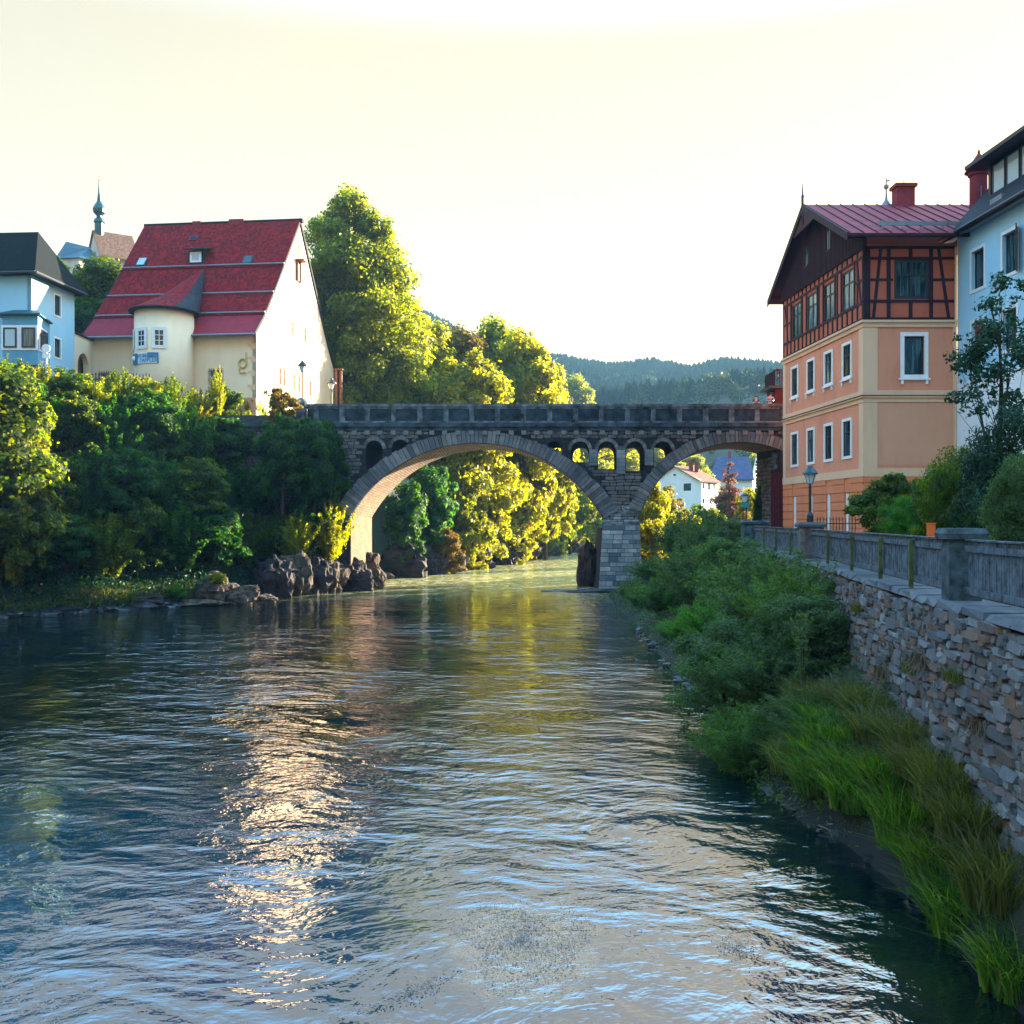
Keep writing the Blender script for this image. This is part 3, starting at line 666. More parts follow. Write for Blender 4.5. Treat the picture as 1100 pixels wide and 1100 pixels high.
# river pier with pale coursed blocks
pier = MB(); zt = 6.1; qx0, qx1 = PL-.02, PR+.02; bx0, bx1 = PX(642, 90), PX(690, 90)
pier.hexa([(bx0,YB-.55,-1.5),(bx1,YB-.55,-1.5),(bx1,YB+BW,-1.5),(bx0,YB+BW,-1.5),(qx0+.1,YB-.02,zt-.6),(qx1-.1,YB-.02,zt-.6),(qx1-.1,YB+BW-.3,zt-.6),(qx0+.1,YB+BW-.3,zt-.6)])
pr = pier.build('pier', M['core'], bridge)
ps = MB(); z = -.4; q = random.Random(5)
while z < zt-.5:
    h = q.uniform(.32, .5); t = min(1, (z+1.5)/(zt+.9)); x0 = bx0+(qx0-bx0)*t; x1 = bx1+(qx1-bx1)*t; yy = YB-.55+.53*t; u = x0-.04
    while u < x1-.15:
        L = min(q.uniform(.5, 1.1), x1+.04-u); L = x1+.04-u if x1-u-L < .3 else L
        j = q.uniform(0, .07); ps.hexa([(u+.02,yy-.08-j,z+.02),(u+L-.02,yy-.08-j,z+.02),(u+L-.02,yy+.3,z+.02),(u+.02,yy+.3,z+.02),(u+.02,yy-.05-j,z+h-.02),(u+L-.02,yy-.05-j,z+h-.02),(u+L-.02,yy+.3,z+h-.02),(u+.02,yy+.3,z+h-.02)]); u += L
    z += h
stones(ps, FB, PL+.1, PR-.1, 5.35, 7.3, .28, .5, .05, None, .012, 0, 77, w=.0)
ps.build('pier_blocks', M['pier_stone'], pr)
# abutment blocks at the left springing and the far wall of the right arch
ab = MB(); stones(ab, frame((0, 0, 0), (SHEAR, 1, 0), (1, 0, 0)), YB+.1, YB+BW, -.5, zs1, .3, .6, .06, None, .015, 0, 8, w=AL+.04)
# cornice, corbels and parapets
cor = MB(); cor.fbox(FB, -29.9, 35.9, TOP+.003, 14.42, .14, -.4); cor.fbox(FB, -29.9, 35.9, 14.424, 14.78, .30, -.5)
cor.build('cornice', M['parapet'], bridge)
u = PX(350, 90); q = random.Random(9)
while u < PX(842, 90):
    MB().fbox(FB, u, u+.42, TOP-.36, TOP-.004, .005, .26+q.uniform(-.03, .03)).build('corbel', M['corbel'], bridge); u += 1.15+q.uniform(-.05, .05)
for nm, w_, f in (('parapet', 0, 1), ('parapet', -BW+.35, 0)):
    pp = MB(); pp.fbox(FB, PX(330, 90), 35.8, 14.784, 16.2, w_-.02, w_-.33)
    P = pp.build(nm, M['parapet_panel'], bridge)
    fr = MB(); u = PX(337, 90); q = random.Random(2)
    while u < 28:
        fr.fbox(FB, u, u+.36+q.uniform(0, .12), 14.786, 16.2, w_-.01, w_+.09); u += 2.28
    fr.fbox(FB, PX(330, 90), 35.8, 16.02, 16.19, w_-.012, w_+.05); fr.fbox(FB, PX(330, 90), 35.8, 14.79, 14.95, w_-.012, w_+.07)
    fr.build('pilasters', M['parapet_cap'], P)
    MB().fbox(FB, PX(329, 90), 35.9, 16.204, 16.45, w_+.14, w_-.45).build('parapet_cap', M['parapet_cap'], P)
MB().box(-29.8, 35.8, YB+.4, YB+BW-.4, TOP+.01, 15.5).build('road_deck', M['asphalt'], bridge)
# round end pier of the parapet with its domed cap
ep = MB(); ep.lathe((PX(324, 90), YB-.1, 0), [(.5, 13.4), (.5, 16.1), (.62, 16.14), (.62, 16.45), (.52, 16.6), (.38, 16.85), (.15, 17.0), (.02, 17.02)], 14)
tag(ep.build('parapet_end_pier', M['parapet_cap']), 'round domed stone post where the bridge parapet ends by the yellow house', 'stone post')
# wall behind the right-hand arch: rough stone abutment pier
aw = thing('abutment_wall', 'dark rough stone wall standing under the right arch beside the dark red boarding', 'wall', (24.4, 92, 4.7))
MB().box(23.3, 27.5, YB+.6, YB+BW-1, -1, 13.1).build('wall_core', M['core'], aw)
mb = MB(); stones(mb, frame((23.3, 0, 0), (0, -1, 0), (-1, 0, 0)), -(YB+BW-1), -(YB+.6), 3.5, 11.8, .35, .7, .08, None, .02, .03, 21)
stones(mb, frame((0, YB+.6, 0), (1, 0, 0), (0, -1, 0)), 23.35, 26, 3.5, 12.4, .35, .7, .08, None, .02, .03, 22)
mb.build('wall_stones', M['bridge_stone'], aw, fix=False)
# dark red boarded gate under the arch, beside the orange house
dr = thing('boarded_gate', 'tall dark red boarded gate in the shade under the right arch', 'gate', (23.2, 88.5, 4.7))
mb = MB(); x = 22.35
while x < 24.4: mb.box(x, x+.2, 88.4, 88.5, 4.6, 10.3); x += .225
mb.build('boards', M['dark_red_wood'], dr)
MB().box(22.3, 24.5, 88.503, 88.6, 10.31, 10.6).build('rail', M['timber'], dr); MB().box(22.3, 24.5, 88.503, 88.6, 5.2, 5.45).build('rail', M['timber'], dr)
# small red kiosk with balcony rail at the right end of the deck
kx0, kx1, ky = PX(831, 93), 25.8, 93
kk = thing('red_kiosk', 'dark red painted kiosk with a flowered balcony rail at the right bridge end', 'kiosk', (24.6, 94.5, 15.5))
MB().box(kx0+.15, kx1, ky, ky+3, 15.45, 18.15).build('wall', M['dark_red_wood'], kk)
MB().box(kx0-.45, kx1+.2, ky-.6, ky+3.2, 18.154, 18.4).build('ledge', M['dark_frame'], kk)
mb = MB(); x = kx0-.05
while x < kx1: mb.box(x, x+.07, ky-.5, ky-.44, 18.404, 19.75); x += .22
mb.box(kx0-.1, kx1, ky-.53, ky-.42, 19.754, 19.86); y = ky-.44
while y < ky+3: mb.box(kx0-.08, kx0-.02, y, y+.07, 18.404, 19.75); y += .22
mb.build('railing', M['timber'], kk)
g = np.random.default_rng(3); P = np.stack([g.uniform(kx0, kx1, 160), g.uniform(ky-.75, ky-.5, 160), g.uniform(18.9, 19.9, 160)], 1)-np.array([24.6, 94.5, 15.5])
Vf, Qf = leaf_quads(P, unit(g.normal(size=(160, 3))), .2, g); fo = bpy.data.objects.new('flowers', np_mesh('flowers', Vf, Qf, M['flowers'])); sc.collection.objects.link(fo); fo.parent = kk
# ------------------------------------------------------------------ yellow house with the red roof (left)
C0 = Vector((-23.7, 95, 0)); Gd = Vector((.1194, .9928, 0)).normalized(); Ld = Vector((-.9928, .1194, 0)).normalized()
GN = Vector((.9928, -.1194, 0)); FN = Vector((-.1194, -.9928, 0))
FG = frame(C0, Gd, GN)                                     # gable wall, u to the back
FF = frame(C0, Ld, FN)                                     # front wall, u to the left
W_, LN = 24.4, 16.6
prof = [(0, 23.9), (1.8, 25.5), (4.05, 27.9), (7.1, 31.4), (W_/2, 37.4), (W_-7.1, 31.4), (W_-4.05, 27.9), (W_-1.8, 25.5), (W_, 23.9)]
yh = thing('yellow_house', 'pale yellow gabled house with a steep red tiled roof and round corner turret', 'house', (-30, 105, 15.4))
gw = [(5.9, 19.6, .75, 1.7), (7.1, 19.6, .75, 1.7), (10.2, 19.6, .8, 1.7), (11.6, 19.6, .8, 1.7), (15.2, 19.6, .9, 1.7), (6.5, 16.2, 1.1, 1.8), (10.4, 16.2, 1.1, 1.8), (14.2, 16.2, 1.1, 1.8), (18.0, 16.2, 1.1, 1.8), (9.6, 25.2, .8, 1.4), (13.6, 25.2, .8, 1.4), (11.7, 34.1, .45, .8)]
gh = [rect(u, u+w, v, v+h) for u, v, w, h in gw]
MB().poly(FG, [(0, 14), (W_, 14)]+[(u, z-.05) for u, z in reversed(prof)], gh, 0, -.4).build('gable_wall', M['peach'], yh)
for u, v, w, h in gw: window(yh, FG, u, u+w, v, v+h, M['cream_band'], M['gable_glass'], rec=.1, sur=M['salmon'], surw=.06, surd=.02, fw=.06)
fw_open = [(3.3, 18.35, 1.3, 1.9), (14.1, 19.2, 1.3, .95)]
FFb = frame(C0+FN*0-Vector((0,0,0)), Ld, FN)
MB().poly(FF, rect(.003, LN, 14, 23.85), [rect(u, u+w, v, v+h) for u, v, w, h in fw_open], 0.0, -.4).build('front_wall', M['peach'], yh)
for u, v, w, h in fw_open:
    wn_ = window(yh, FF, u, u+w, v, v+h, M['white'], M['glass_curtain'], rec=.15, rows=(.33, .66), sur=M['cream_band'], surw=.12, surd=.03)
    gr = MB()
    for i in range(6): gr.fbox(FF, u+.1+i*(w-.2)/5-.015, u+.1+i*(w-.2)/5+.015, v-.1, v+h+.15, .16, .19)
    for t in (.1, .5, .9): gr.fbox(FF, u-.05, u+w+.05, v+h*t-.02, v+h*t+.02, .14, .158)
    gr.build('grille', M['iron'], wn_)
MB().poly(frame(C0+Ld*LN, Gd, -GN), [(0, 14), (W_, 14)]+[(u, z-.05) for u, z in reversed(prof)], (), 0, -.4).build('far_gable_wall', M['peach'], yh)
MB().fbox(FG, .2, W_-.2, 14, 23.6, -LN+.4, -LN+.1).fbox(frame(C0+Gd*W_, Ld, -FN), .1, LN-.1, 14, 23.6, -.4, -.05).build('back_wall', M['peach'], yh)
MB().fbox(FF, .01, 2.6, 14, 17.6, .02, .1).build('plinth', M['salmon'], yh)
# quoin patches and the wrought-iron guild emblem near the corner
for u, v in ((.1, 22.1), (.1, 20.9), (.1, 19.6), (.1, 18.3)):
    MB().fbox(FF, u, u+.45, v, v+.5, .004, .03).fbox(FF, u+.1, u+.75, v+.28, v+.52, .004, .026).build('corner_stone', M['cream_band'], yh)
em = thing('guild_emblem', 'gilded wrought-iron ring emblem with stem on the yellow wall near the corner', 'emblem', FF(1.15, 20.7, .1))
mb = MB()
for i in range(16):
    a, b = 2*math.pi*i/16, 2*math.pi*(i+1)/16
    mb.tube(FF(1.3+.36*math.cos(a), 20.8+.42*math.sin(a), .12), FF(1.3+.36*math.cos(b), 20.8+.42*math.sin(b), .12), .07)
mb.build('ring', M['gold'], em)
MB().tube(FF(.98, 20.9, .12), FF(.98, 21.8, .12), .045).tube(FF(1.6, 19.9, .12), FF(1.0, 19.95, .12), .06).tube(FF(1.6, 19.9, .12), FF(1.62, 20.3, .12), .05).build('stem', M['gold'], em)
# roof in four courses per slope, each stepping under the next, with snow guards at the steps
def roof_strip(u0, z0, u1, z1, a, b, th, lift):
    """slab between profile points, from length a (right) to b (left)"""
    d = Vector((u1-u0, z1-z0)).normalized(); nn = Vector((-d.y, d.x)) if u0 < W_/2 else Vector((-d.y, d.x))
    if nn.y < 0: nn = -nn
    P = []
    for l in (a, b):
        for (u, z, k) in ((u0, z0, lift), (u1, z1, lift), (u1, z1, lift+th), (u0, z0, lift+th)):
            P.append(FG(u+nn.x*k, z+nn.y*k, -l))
    return MB().hexa([P[0], P[1], P[5], P[4], P[3], P[2], P[6], P[7]])
ext = [(-.75, 23.25)]+prof[1:4]+[(W_/2, 37.4)]
names = ('lower_roof_metal', 'roof_tiles', 'roof_tiles', 'roof_tiles')
for i in range(4):
    (u0, z0), (u1, z1) = ext[i], ext[i+1]
    for side in (0, 1):
        a0, a1 = (u0, u1) if side == 0 else (W_-u0, W_-u1)
        mat = M['red_metal'] if i == 0 else M['red_tile']
        roof_strip(a0, z0, a1, z1, -.14, LN+.35, .16, .02+.07*(i % 2)).build(names[i], mat, yh)
rb = MB()
for k in range(30):
    l = .1+k*.56; rb.tube(FG(-.70, 23.46, -l), FG(1.72, 25.66, -l), .03, n=4)
rb.build('roof_seams', M['red_metal'], yh)
for (u, z) in (prof[1], prof[2], prof[3]):
    MB().tube(FG(u-.12, z+.42, .2), FG(u-.12, z+.42, -LN-.2), .08, n=6).tube(FG(u+.05, z+.16, .2), FG(u+.05, z+.16, -LN-.2), .06, n=5).build('snow_guard', M['zinc'], yh)
MB().fbox(FG, W_/2-.25, W_/2+.25, 37.35, 37.72, .4, -LN-.4).build('ridge_cap', M['lichen_slate'], yh)
for l in (.08, -LN-.36):
    vg = MB()
    for a, b in zip(ext[:-1], ext[1:]):
        for sgn in (0, 1):
            p = [(u if sgn == 0 else W_-u, z) for u, z in (a, b)]
            vg.hexa([FG(p[0][0], p[0][1]-.12, l), FG(p[1][0], p[1][1]-.12, l), FG(p[1][0], p[1][1]-.12, l+.08), FG(p[0][0], p[0][1]-.12, l+.08),
                     FG(p[0][0], p[0][1]+.33, l), FG(p[1][0], p[1][1]+.33, l), FG(p[1][0], p[1][1]+.33, l+.08), FG(p[0][0], p[0][1]+.33, l+.08)])
    vg.build('verge_board', M['lichen_slate'], yh)
MB().tube(FF(-.4, 23.35, .95), FF(6.6, 23.35, .95), .1).tube(FF(11.2, 23.35, .95), FF(LN+.4, 23.35, .95), .1).build('gutter', M['zinc'], yh)
MB().tube(FF(6.55, 23.3, .9), FF(6.75, 22.7, .2), .08).tube(FF(6.75, 22.7, .2), FF(6.75, 15, .2), .08).build('downpipe', M['zinc'], yh)
# skylights
def on_slope(l, u):
    z = np.interp(u, [p[0] for p in prof], [p[1] for p in prof]); return z
def skylight(par, l, u, w, h, glass):
    z = on_slope(l, u); d = Vector((W_/2-7.1, 6.0)).normalized(); n2 = Vector((-d.y, d.x))
    P = [];
    for k in (.22, .36):
        for (dl, t) in ((0, 0), (w, 0), (w, h), (0, h)): P.append(FG(u+d.x*t+n2.x*k, z+d.y*t+n2.y*k, -(l+dl)))
    fr = MB().hexa(P).build('skylight', M['dark_frame'], par); P = []
    for k in (.363, .38):
        for (dl, t) in ((.12, .12), (w-.12, .12), (w-.12, h-.12), (.12, h-.12)): P.append(FG(u+d.x*t+n2.x*k, z+d.y*t+n2.y*k, -(l+dl)))
    MB().hexa(P).build('pane', glass, fr)
skylight(yh, 3.3, 7.35, 1.0, 1.35, M['glass']); skylight(yh, 14.6, 7.5, 1.0, 1.35, M['glass_bright']); skylight(yh, 10.3, 10.2, .8, .75, M['lichen_slate'])
# small dormer
def dormer():
    l0, l1, ub = 8.4, 10.0, 7.5; zb = on_slope(0, ub)+.2
    t = MB().hexa([FG(ub-.1,zb-.5,-l0),FG(ub-.1,zb-.5,-l1),FG(ub+2.6,zb-.5,-l1),FG(ub+2.6,zb-.5,-l0),FG(ub-.1,zb+1.35,-l0),FG(ub-.1,zb+1.35,-l1),FG(ub+2.6,zb+1.75,-l1),FG(ub+2.6,zb+1.75,-l0)])
    d = t.build('dormer', M['lichen_slate'], yh)
    MB().hexa([FG(ub-.6,zb+1.36,-l0+.3),FG(ub-.6,zb+1.36,-l1-.3),FG(ub+3.0,zb+2.4,-l1-.3),FG(ub+3.0,zb+2.4,-l0+.3),FG(ub-.6,zb+1.5,-l0+.3),FG(ub-.6,zb+1.5,-l1-.3),FG(ub+3.0,zb+2.54,-l1-.3),FG(ub+3.0,zb+2.54,-l0+.3)]).build('dormer_roof', M['lichen_slate'], d)
    MB().hexa([FG(ub-.16,zb+.2,-l0-.2),FG(ub-.16,zb+.2,-l1+.2),FG(ub-.103,zb+.2,-l1+.2),FG(ub-.103,zb+.2,-l0-.2),FG(ub-.16,zb+1.25,-l0-.2),FG(ub-.16,zb+1.25,-l1+.2),FG(ub-.103,zb+1.25,-l1+.2),FG(ub-.103,zb+1.25,-l0-.2)]).build('dormer_window', M['white'], d)
    MB().hexa([FG(ub-.18,zb+.4,-l0-.42),FG(ub-.18,zb+.4,-l1+.42),FG(ub-.163,zb+.4,-l1+.42),FG(ub-.163,zb+.4,-l0-.42),FG(ub-.18,zb+1.05,-l0-.42),FG(ub-.18,zb+1.05,-l1+.42),FG(ub-.163,zb+1.05,-l1+.42),FG(ub-.163,zb+1.05,-l0-.42)]).build('pane', M['glass_bright'], d)
dormer()
for l, w, h in ((5.9, 1.6, .12), (10.6, .9, .05)):
    MB().fbox(FG, W_/2-.5, W_/2+.5, 37.0, 37.7+h, -l, -l-w).build('chimney', M['chimney_red'], yh)
MB().fbox(FG, W_/2-1.2, W_/2-.0, 33.1, 33.3, .9, -.1).fbox(FG, W_/2-1.15, W_/2-1.0, 31.0, 33.1, .25, .02).fbox(FG, W_/2-.2, W_/2-.05, 31.0, 33.1, .25, .02).fbox(FG, W_/2-1.0, W_/2-.2, 31.1, 32.9, .15, .02).build('hoist_hatch', M['wood_brown'], yh)
# round turret bay: half drum, curved windows, flared conical roof
TC = FF(8.55, 0, .9); TR = 2.65
tb = MB().lathe((TC.x, TC.y, 0), [(TR, 14), (TR, 25.55)], 40).build('turret', M['peach'], yh, smooth=False)
for pl in tb.data.polygons: pl.use_smooth = len(pl.vertices) == 4
ap = FG(7.3, 31.75, -8.1); rim = []
for i in range(40):
    a = 2*math.pi*i/40; rim.append(Vector((TC.x+(TR+.42)*math.cos(a), TC.y+(TR+.42)*math.sin(a), 25.55)))
mid = [Vector((p.x*.62+ap.x*.38, p.y*.62+ap.y*.38, 25.55*.68+ap.z*.32)) for p in rim]
Lt = [i for i in range(40)]
def cone(sel, mat, nm):
    mb = MB(); vs = rim+mid+[ap]; fs = []
    for i in sel:
        j = (i+1) % 40; fs += [(i, j, 40+j, 40+i), (40+i, 40+j, 80)]
    mb.add(vs, fs); return mb.build(nm, mat, yh, fix=False)
dark = [i for i in range(40) if math.degrees(2*math.pi*(i+.5)/40) > 303 or math.degrees(2*math.pi*(i+.5)/40) < 60]
cone([i for i in range(40) if i not in dark], M['red_tile'], 'turret_roof'); cone(dark, M['lichen_slate'], 'turret_roof_flank')
MB().lathe((TC.x, TC.y, 0), [(TR+.46, 25.38), (TR+.52, 25.5), (TR+.46, 25.6), (TR+.1, 25.6)], 40).build('turret_eaves', M['lichen_slate'], yh)
def tang(off_px, r=TR):
    a = math.asin(max(-.97, min(.97, off_px/31.0))); n = Vector((math.sin(a), -math.cos(a), 0)); t = Vector((math.cos(a), math.sin(a), 0))
    return frame(Vector((TC.x, TC.y, 0))+n*r, t, n)
for off in (-29, -14.5, 5):
    F = tang(off, TR+.03)
    window(yh, F, -.42, .42, PZ(372.5, 93), PZ(355, 93), M['white'], M['glass'], rec=.0, rows=(.33, .66), nx=2, sur=M['white'], surw=.22, surd=.06, fw=.06)
    
# curved blue shop sign under the turret windows
sg = thing('shop_sign', 'blue and white curved shop sign under the turret windows', 'sign', Vector((TC.x, TC.y-TR, PZ(385.5, 93))))
def curved(a0, a1, z0, z1, r0, r1, mat, nm, n=10):
    mb = MB(); vs = []
    for i in range(n+1):
        a = R(a0+(a1-a0)*i/n); n_ = Vector((math.sin(a), -math.cos(a), 0))
        for r in (r0, r1):
            for z in (z0, z1): vs.append(Vector((TC.x, TC.y, z))+n_*r)
    fs = []
    for i in range(n):
        a, b = 4*i, 4*i+4; fs += [(a+2, a+3, b+3, b+2), (a, b, b+1, a+1), (a+1, b+1, b+3, a+3), (a, a+2, b+2, b)]
    fs += [(0, 1, 3, 2), (4*n, 4*n+2, 4*n+3, 4*n+1)]
    return mb.add(vs, fs).build(nm, mat, sg)
zt_, zb_ = PZ(379.8, 93), PZ(390.8, 93)
curved(-60, 8, zb_, zt_, TR+.02, TR+.10, M['sign_pale'], 'panel'); curved(-13, 8.5, (zb_+zt_)/2, zt_+.02, TR+.104, TR+.13, M['sign_blue'], 'blue_field'); curved(-62, -38, zb_-.05, zt_+.03, TR+.104, TR+.12, M['sign_blue'], 'blue_field'); curved(5.5, 8.6, zb_, (zb_+zt_)/2, TR+.104, TR+.13, M['sign_blue'], 'blue_field')
def text_mesh(name, txt, size, mat, par, F, extr=.01, curve=None):
    cu = bpy.data.curves.new(name, 'FONT'); cu.body = txt; cu.size = size; cu.extrude = extr; cu.align_x = 'CENTER'
    tmp = bpy.data.objects.new(name, cu); sc.collection.objects.link(tmp); bpy.context.view_layer.update()
    me = bpy.data.meshes.new_from_object(tmp.evaluated_get(bpy.context.evaluated_depsgraph_get()))
    bpy.data.objects.remove(tmp); o = rootloc(par)
    for v in me.vertices: v.co = F(v.co.x, v.co.y, v.co.z)-o
    me.materials.clear(); me.materials.append(mat); ob = bpy.data.objects.new(name, me); sc.collection.objects.link(ob); ob.parent = par; return ob
def Fsign(x, y, z):
    a = R(-15)+x/(TR+.13); n_ = Vector((math.sin(a), -math.cos(a), 0)); return Vector((TC.x, TC.y, zb_+y))+n_*(TR+.145+z)
text_mesh('lettering', 'STUBEN-', .42, M['sign_blue'], sg, lambda x, y, z: Fsign(x-.25, y+.52, z)); text_mesh('lettering', 'TAPPLER', .46, M['sign_blue'], sg, lambda x, y, z: Fsign(x+.15, y+.1, z))
fl = MB(); fl.lathe((TC.x+(TR+.16)*math.sin(R(-50)), TC.y-(TR+.16)*math.cos(R(-50)), zb_+.25), [(.02, 0), (.16, .1), (.2, .25), (.12, .42), (.02, .5)], 8).build('flower_logo', M['white'], sg)

# linking wall with an arched doorway between the two left houses
lw = thing('garden_wall', 'peach rendered wall with an arched doorway between blue house and yellow house', 'wall', (-40, 95, 15.5))
p0, p1 = Vector((PX(79, 92.5), 92.5, 0)), Vector((PX(100, 96.5), 96.3, 0)); U = (p1-p0).normalized(); FLn = frame(p0, U, (U.y, -U.x, 0)); Lw = (p1-p0).length
a0, a1 = Lw*.22, Lw*.80; ac, ar = (a0+a1)/2, (a1-a0)/2; zsp = PZ(393, 94)
MB().poly(FLn, [(0, 14), (a0, 14)]+[(a0, zsp)]+[(ac-ar*math.cos(R(t)), zsp+ar*math.sin(R(t))*1.1) for t in range(15, 180, 15)]+[(a1, zsp), (a1, 14), (Lw, 14), (Lw, PZ(364, 95)), (0, PZ(358.5, 93))], (), 0, -.5).build('wall', M['peach'], lw)
MB().fbox(FLn, a0-.1, a1+.1, 14, zsp+ar*1.2, -.9, -.8).build('door', M['wood_brown'], lw)
MB().hexa([FLn(-.1, PZ(358.3, 93), .15), FLn(Lw, PZ(363.8, 95), .15), FLn(Lw, PZ(363.8, 95), -.6), FLn(-.1, PZ(358.3, 93), -.6), FLn(-.1, PZ(357, 93), .15), FLn(Lw, PZ(362.2, 95), .15), FLn(Lw, PZ(362.2, 95), -.6), FLn(-.1, PZ(357, 93), -.6)]).build('coping', M['lichen_slate'], lw)

# ------------------------------------------------------------------ blue house (far left)
B0 = Vector((-39.9, 85, 0)); Bd = Vector((.0712, .9975, 0)).normalized(); Bl = Vector((-.9975, .0712, 0)).normalized(); BN = Vector((Bd.y, -Bd.x, 0)); BFN = Vector((Bl.y, -Bl.x, 0))
if BFN.y > 0: BFN = -BFN
FR, FFr = frame(B0, Bd, BN), frame(B0, Bl, BFN)
bh = thing('blue_house', 'light blue rendered house with a dark hipped roof and a corner oriel', 'house', (-45, 88, 15.4))
bw = [(3.7, PZ(336, 88), 1.0, 1.75), (3.7, PZ(381.5, 88), 1.0, 1.6), (5.6, 17.0, .8, 1.4)]
MB().poly(FR, rect(0, 7.2, 14, 26.9), [rect(u, u+w, v, v+h) for u, v, w, h in bw[:2]], 0, -.35).build('side_wall', M['blue_wall'], bh)
MB().poly(FFr, rect(.003, 16, 14, 26.9), (), 0, -.35).build('front_wall', M['blue_wall'], bh)
MB().fbox(FR, 0.4, 7.2, 14, 26.8, -15.9, -15.6).fbox(frame(B0+Bd*7.2, Bl, -BFN), .05, 15.9, 14, 26.8, -.35, -.003).build('back_wall', M['blue_wall'], bh)
for u, v, w, h in bw[:2]: window(bh, FR, u, u+w, v, v+h, M['brown_frame'], M['glass_curtain'], rec=.16, nx=1, rows=(), fw=.12, sur=M['white'], surw=.14, surd=.04)
oh = .75; e0, e1 = 26.55, 26.85; zr = 31.2
def bp(u, l, z): return B0+Bd*u-BFN*0+Bl*l+Vector((0, 0, z))
cs = [bp(-oh, -oh, e1), bp(7.2+oh, -oh, e1), bp(7.2+oh, 16, e1), bp(-oh, 16, e1)]; low = [Vector((c.x, c.y, e0)) for c in cs]
ra, rb_ = bp(3.6, 1.4, zr), bp(3.6, 16, zr)
MB().add(low+cs+[ra, rb_], [(0,3,2,1),(0,1,5,4),(1,2,6,5),(2,3,7,6),(3,0,4,7),(4,5,8),(5,6,9,8),(6,7,9),(7,4,8,9)]).build('roof', M['dark_slate'], bh)
MB().tube(bp(-oh-.05, -oh-.05, e0+.1), bp(-oh-.05, 16, e0+.1), .12).tube(bp(-oh-.05, -oh-.05, e0+.1), bp(7.2+oh, -oh-.05, e0+.1), .12).build('gutter', M['dark_frame'], bh)
MB().tube(PT(1, 286, 86), PT(12, 286, 86), .12).build('snow_guard', M['teal_roof'], bh)
# corner oriel
oz0, oz1 = PZ(392, 84), PZ(339, 84)
pl = [(-42.15, 85.1), (-41.75, 83.9), (-38.85, 83.9), (-39.55, 87.6), (-40.2, 87.4), (-40.3, 85.4)]
mb = MB(); n = len(pl); pz = [(p[0], p[1], oz0) for p in pl]+[(p[0], p[1], oz1) for p in pl]
mb.add(pz, [tuple(range(n-1, -1, -1)), tuple(range(n, 2*n))]+[(i, (i+1) % n, n+(i+1) % n, n+i) for i in range(n)])
ori = mb.build('oriel', M['oriel_blue'], bh)
FO = frame((-41.75, 83.9, 0), (1, 0, 0), (0, -1, 0)); U2 = Vector((-.7, 3.7, 0)).normalized(); FO2 = frame((-38.85, 83.9, 0), U2, (U2.y, -U2.x, 0))
zt1, zb1 = PZ(352, 83.9), PZ(373.5, 83.9)
for F, u0, u1 in ((FO, .12, 1.2), (FO, 1.62, 2.72), (FO2, .55, 2.6)):
    window(ori, F, u0, u1, zb1, zt1, M['brown_frame'], M['glass_bright'] if F is FO and u0 < 1 else M['glass_curtain'], rec=-.09, nx=1, rows=(), fw=.12, sur=M['white'], surw=.2, surd=.05)
cx_ = [(p[0]*1.0, p[1]) for p in pl]; cen = (-40.4, 86.2)
rim_ = [((p[0]-cen[0])*1.22+cen[0], (p[1]-cen[1])*1.16+cen[1]) for p in pl]; top_ = [((p[0]-cen[0])*.62+cen[0], (p[1]-cen[1])*.62+cen[1]) for p in pl]
vs = [(x, y, oz1+.01) for x, y in rim_]+[(x, y, oz1+.12) for x, y in rim_]+[(x, y, oz1+.62) for x, y in top_]
MB().add(vs, [tuple(range(n-1, -1, -1)), tuple(range(2*n, 3*n))]+[(k*n+i, k*n+(i+1) % n, (k+1)*n+(i+1) % n, (k+1)*n+i) for k in (0, 1) for i in range(n)]).build('oriel_roof', M['teal_roof'], ori)

# ------------------------------------------------------------------ hill church with ridge turret
ch = thing('hill_church', 'distant church with brown nave roof, teal chancel roof and slender dark spire', 'church', (-74, 186, 45))
A = Vector((-78.9, 190, 0)); Bq = Vector((-73, 182, 0)); gdir = (Bq-A).normalized(); adir = Vector((.805, .594, 0)).normalized(); nn = -adir
FC = frame(A, gdir, nn); gwid = (Bq-A).length; ez, rz_ = 53.3, 58.6
MB().poly(FC, [(0, 40), (gwid, 40), (gwid, ez), (gwid/2, rz_-.15), (0, ez)], [rect(gwid/2-.25, gwid/2+.25, 55.2, 56.2)], 0, -.5).build('gable_wall', M['church_wall'], ch)
MB().fbox(FC, gwid-.4, gwid, 40, ez, -.503, -6.5).fbox(FC, 0, .4, 40, ez, -.503, -6.5).build('nave_wall', M['church_wall'], ch)
for sgn, nm in ((1, 'nave_roof'), (-1, 'nave_roof')):
    u0 = gwid+.5 if sgn > 0 else -.5
    MB().hexa([FC(u0, ez-.5, .3), FC(gwid/2, rz_, .3), FC(gwid/2, rz_, -6.8), FC(u0, ez-.5, -6.8), FC(u0, ez-.25, .3), FC(gwid/2, rz_+.25, .3), FC(gwid/2, rz_+.25, -6.8), FC(u0, ez-.25, -6.8)]).build(nm, M['brown_roof'], ch)
sp = FC(gwid/2+.1, 0, -.9)
MB().lathe((sp.x, sp.y, 0), [(.85, 57.5), (.8, 60.2), (1.0, 60.4), (.85, 60.9), (.45, 61.3), (.5, 61.6), (1.05, 62.2), (1.15, 62.8), (.85, 63.5), (.4, 64.2), (.22, 65.6), (.06, 68)], 10).build('spire', M['green_iron'], ch)
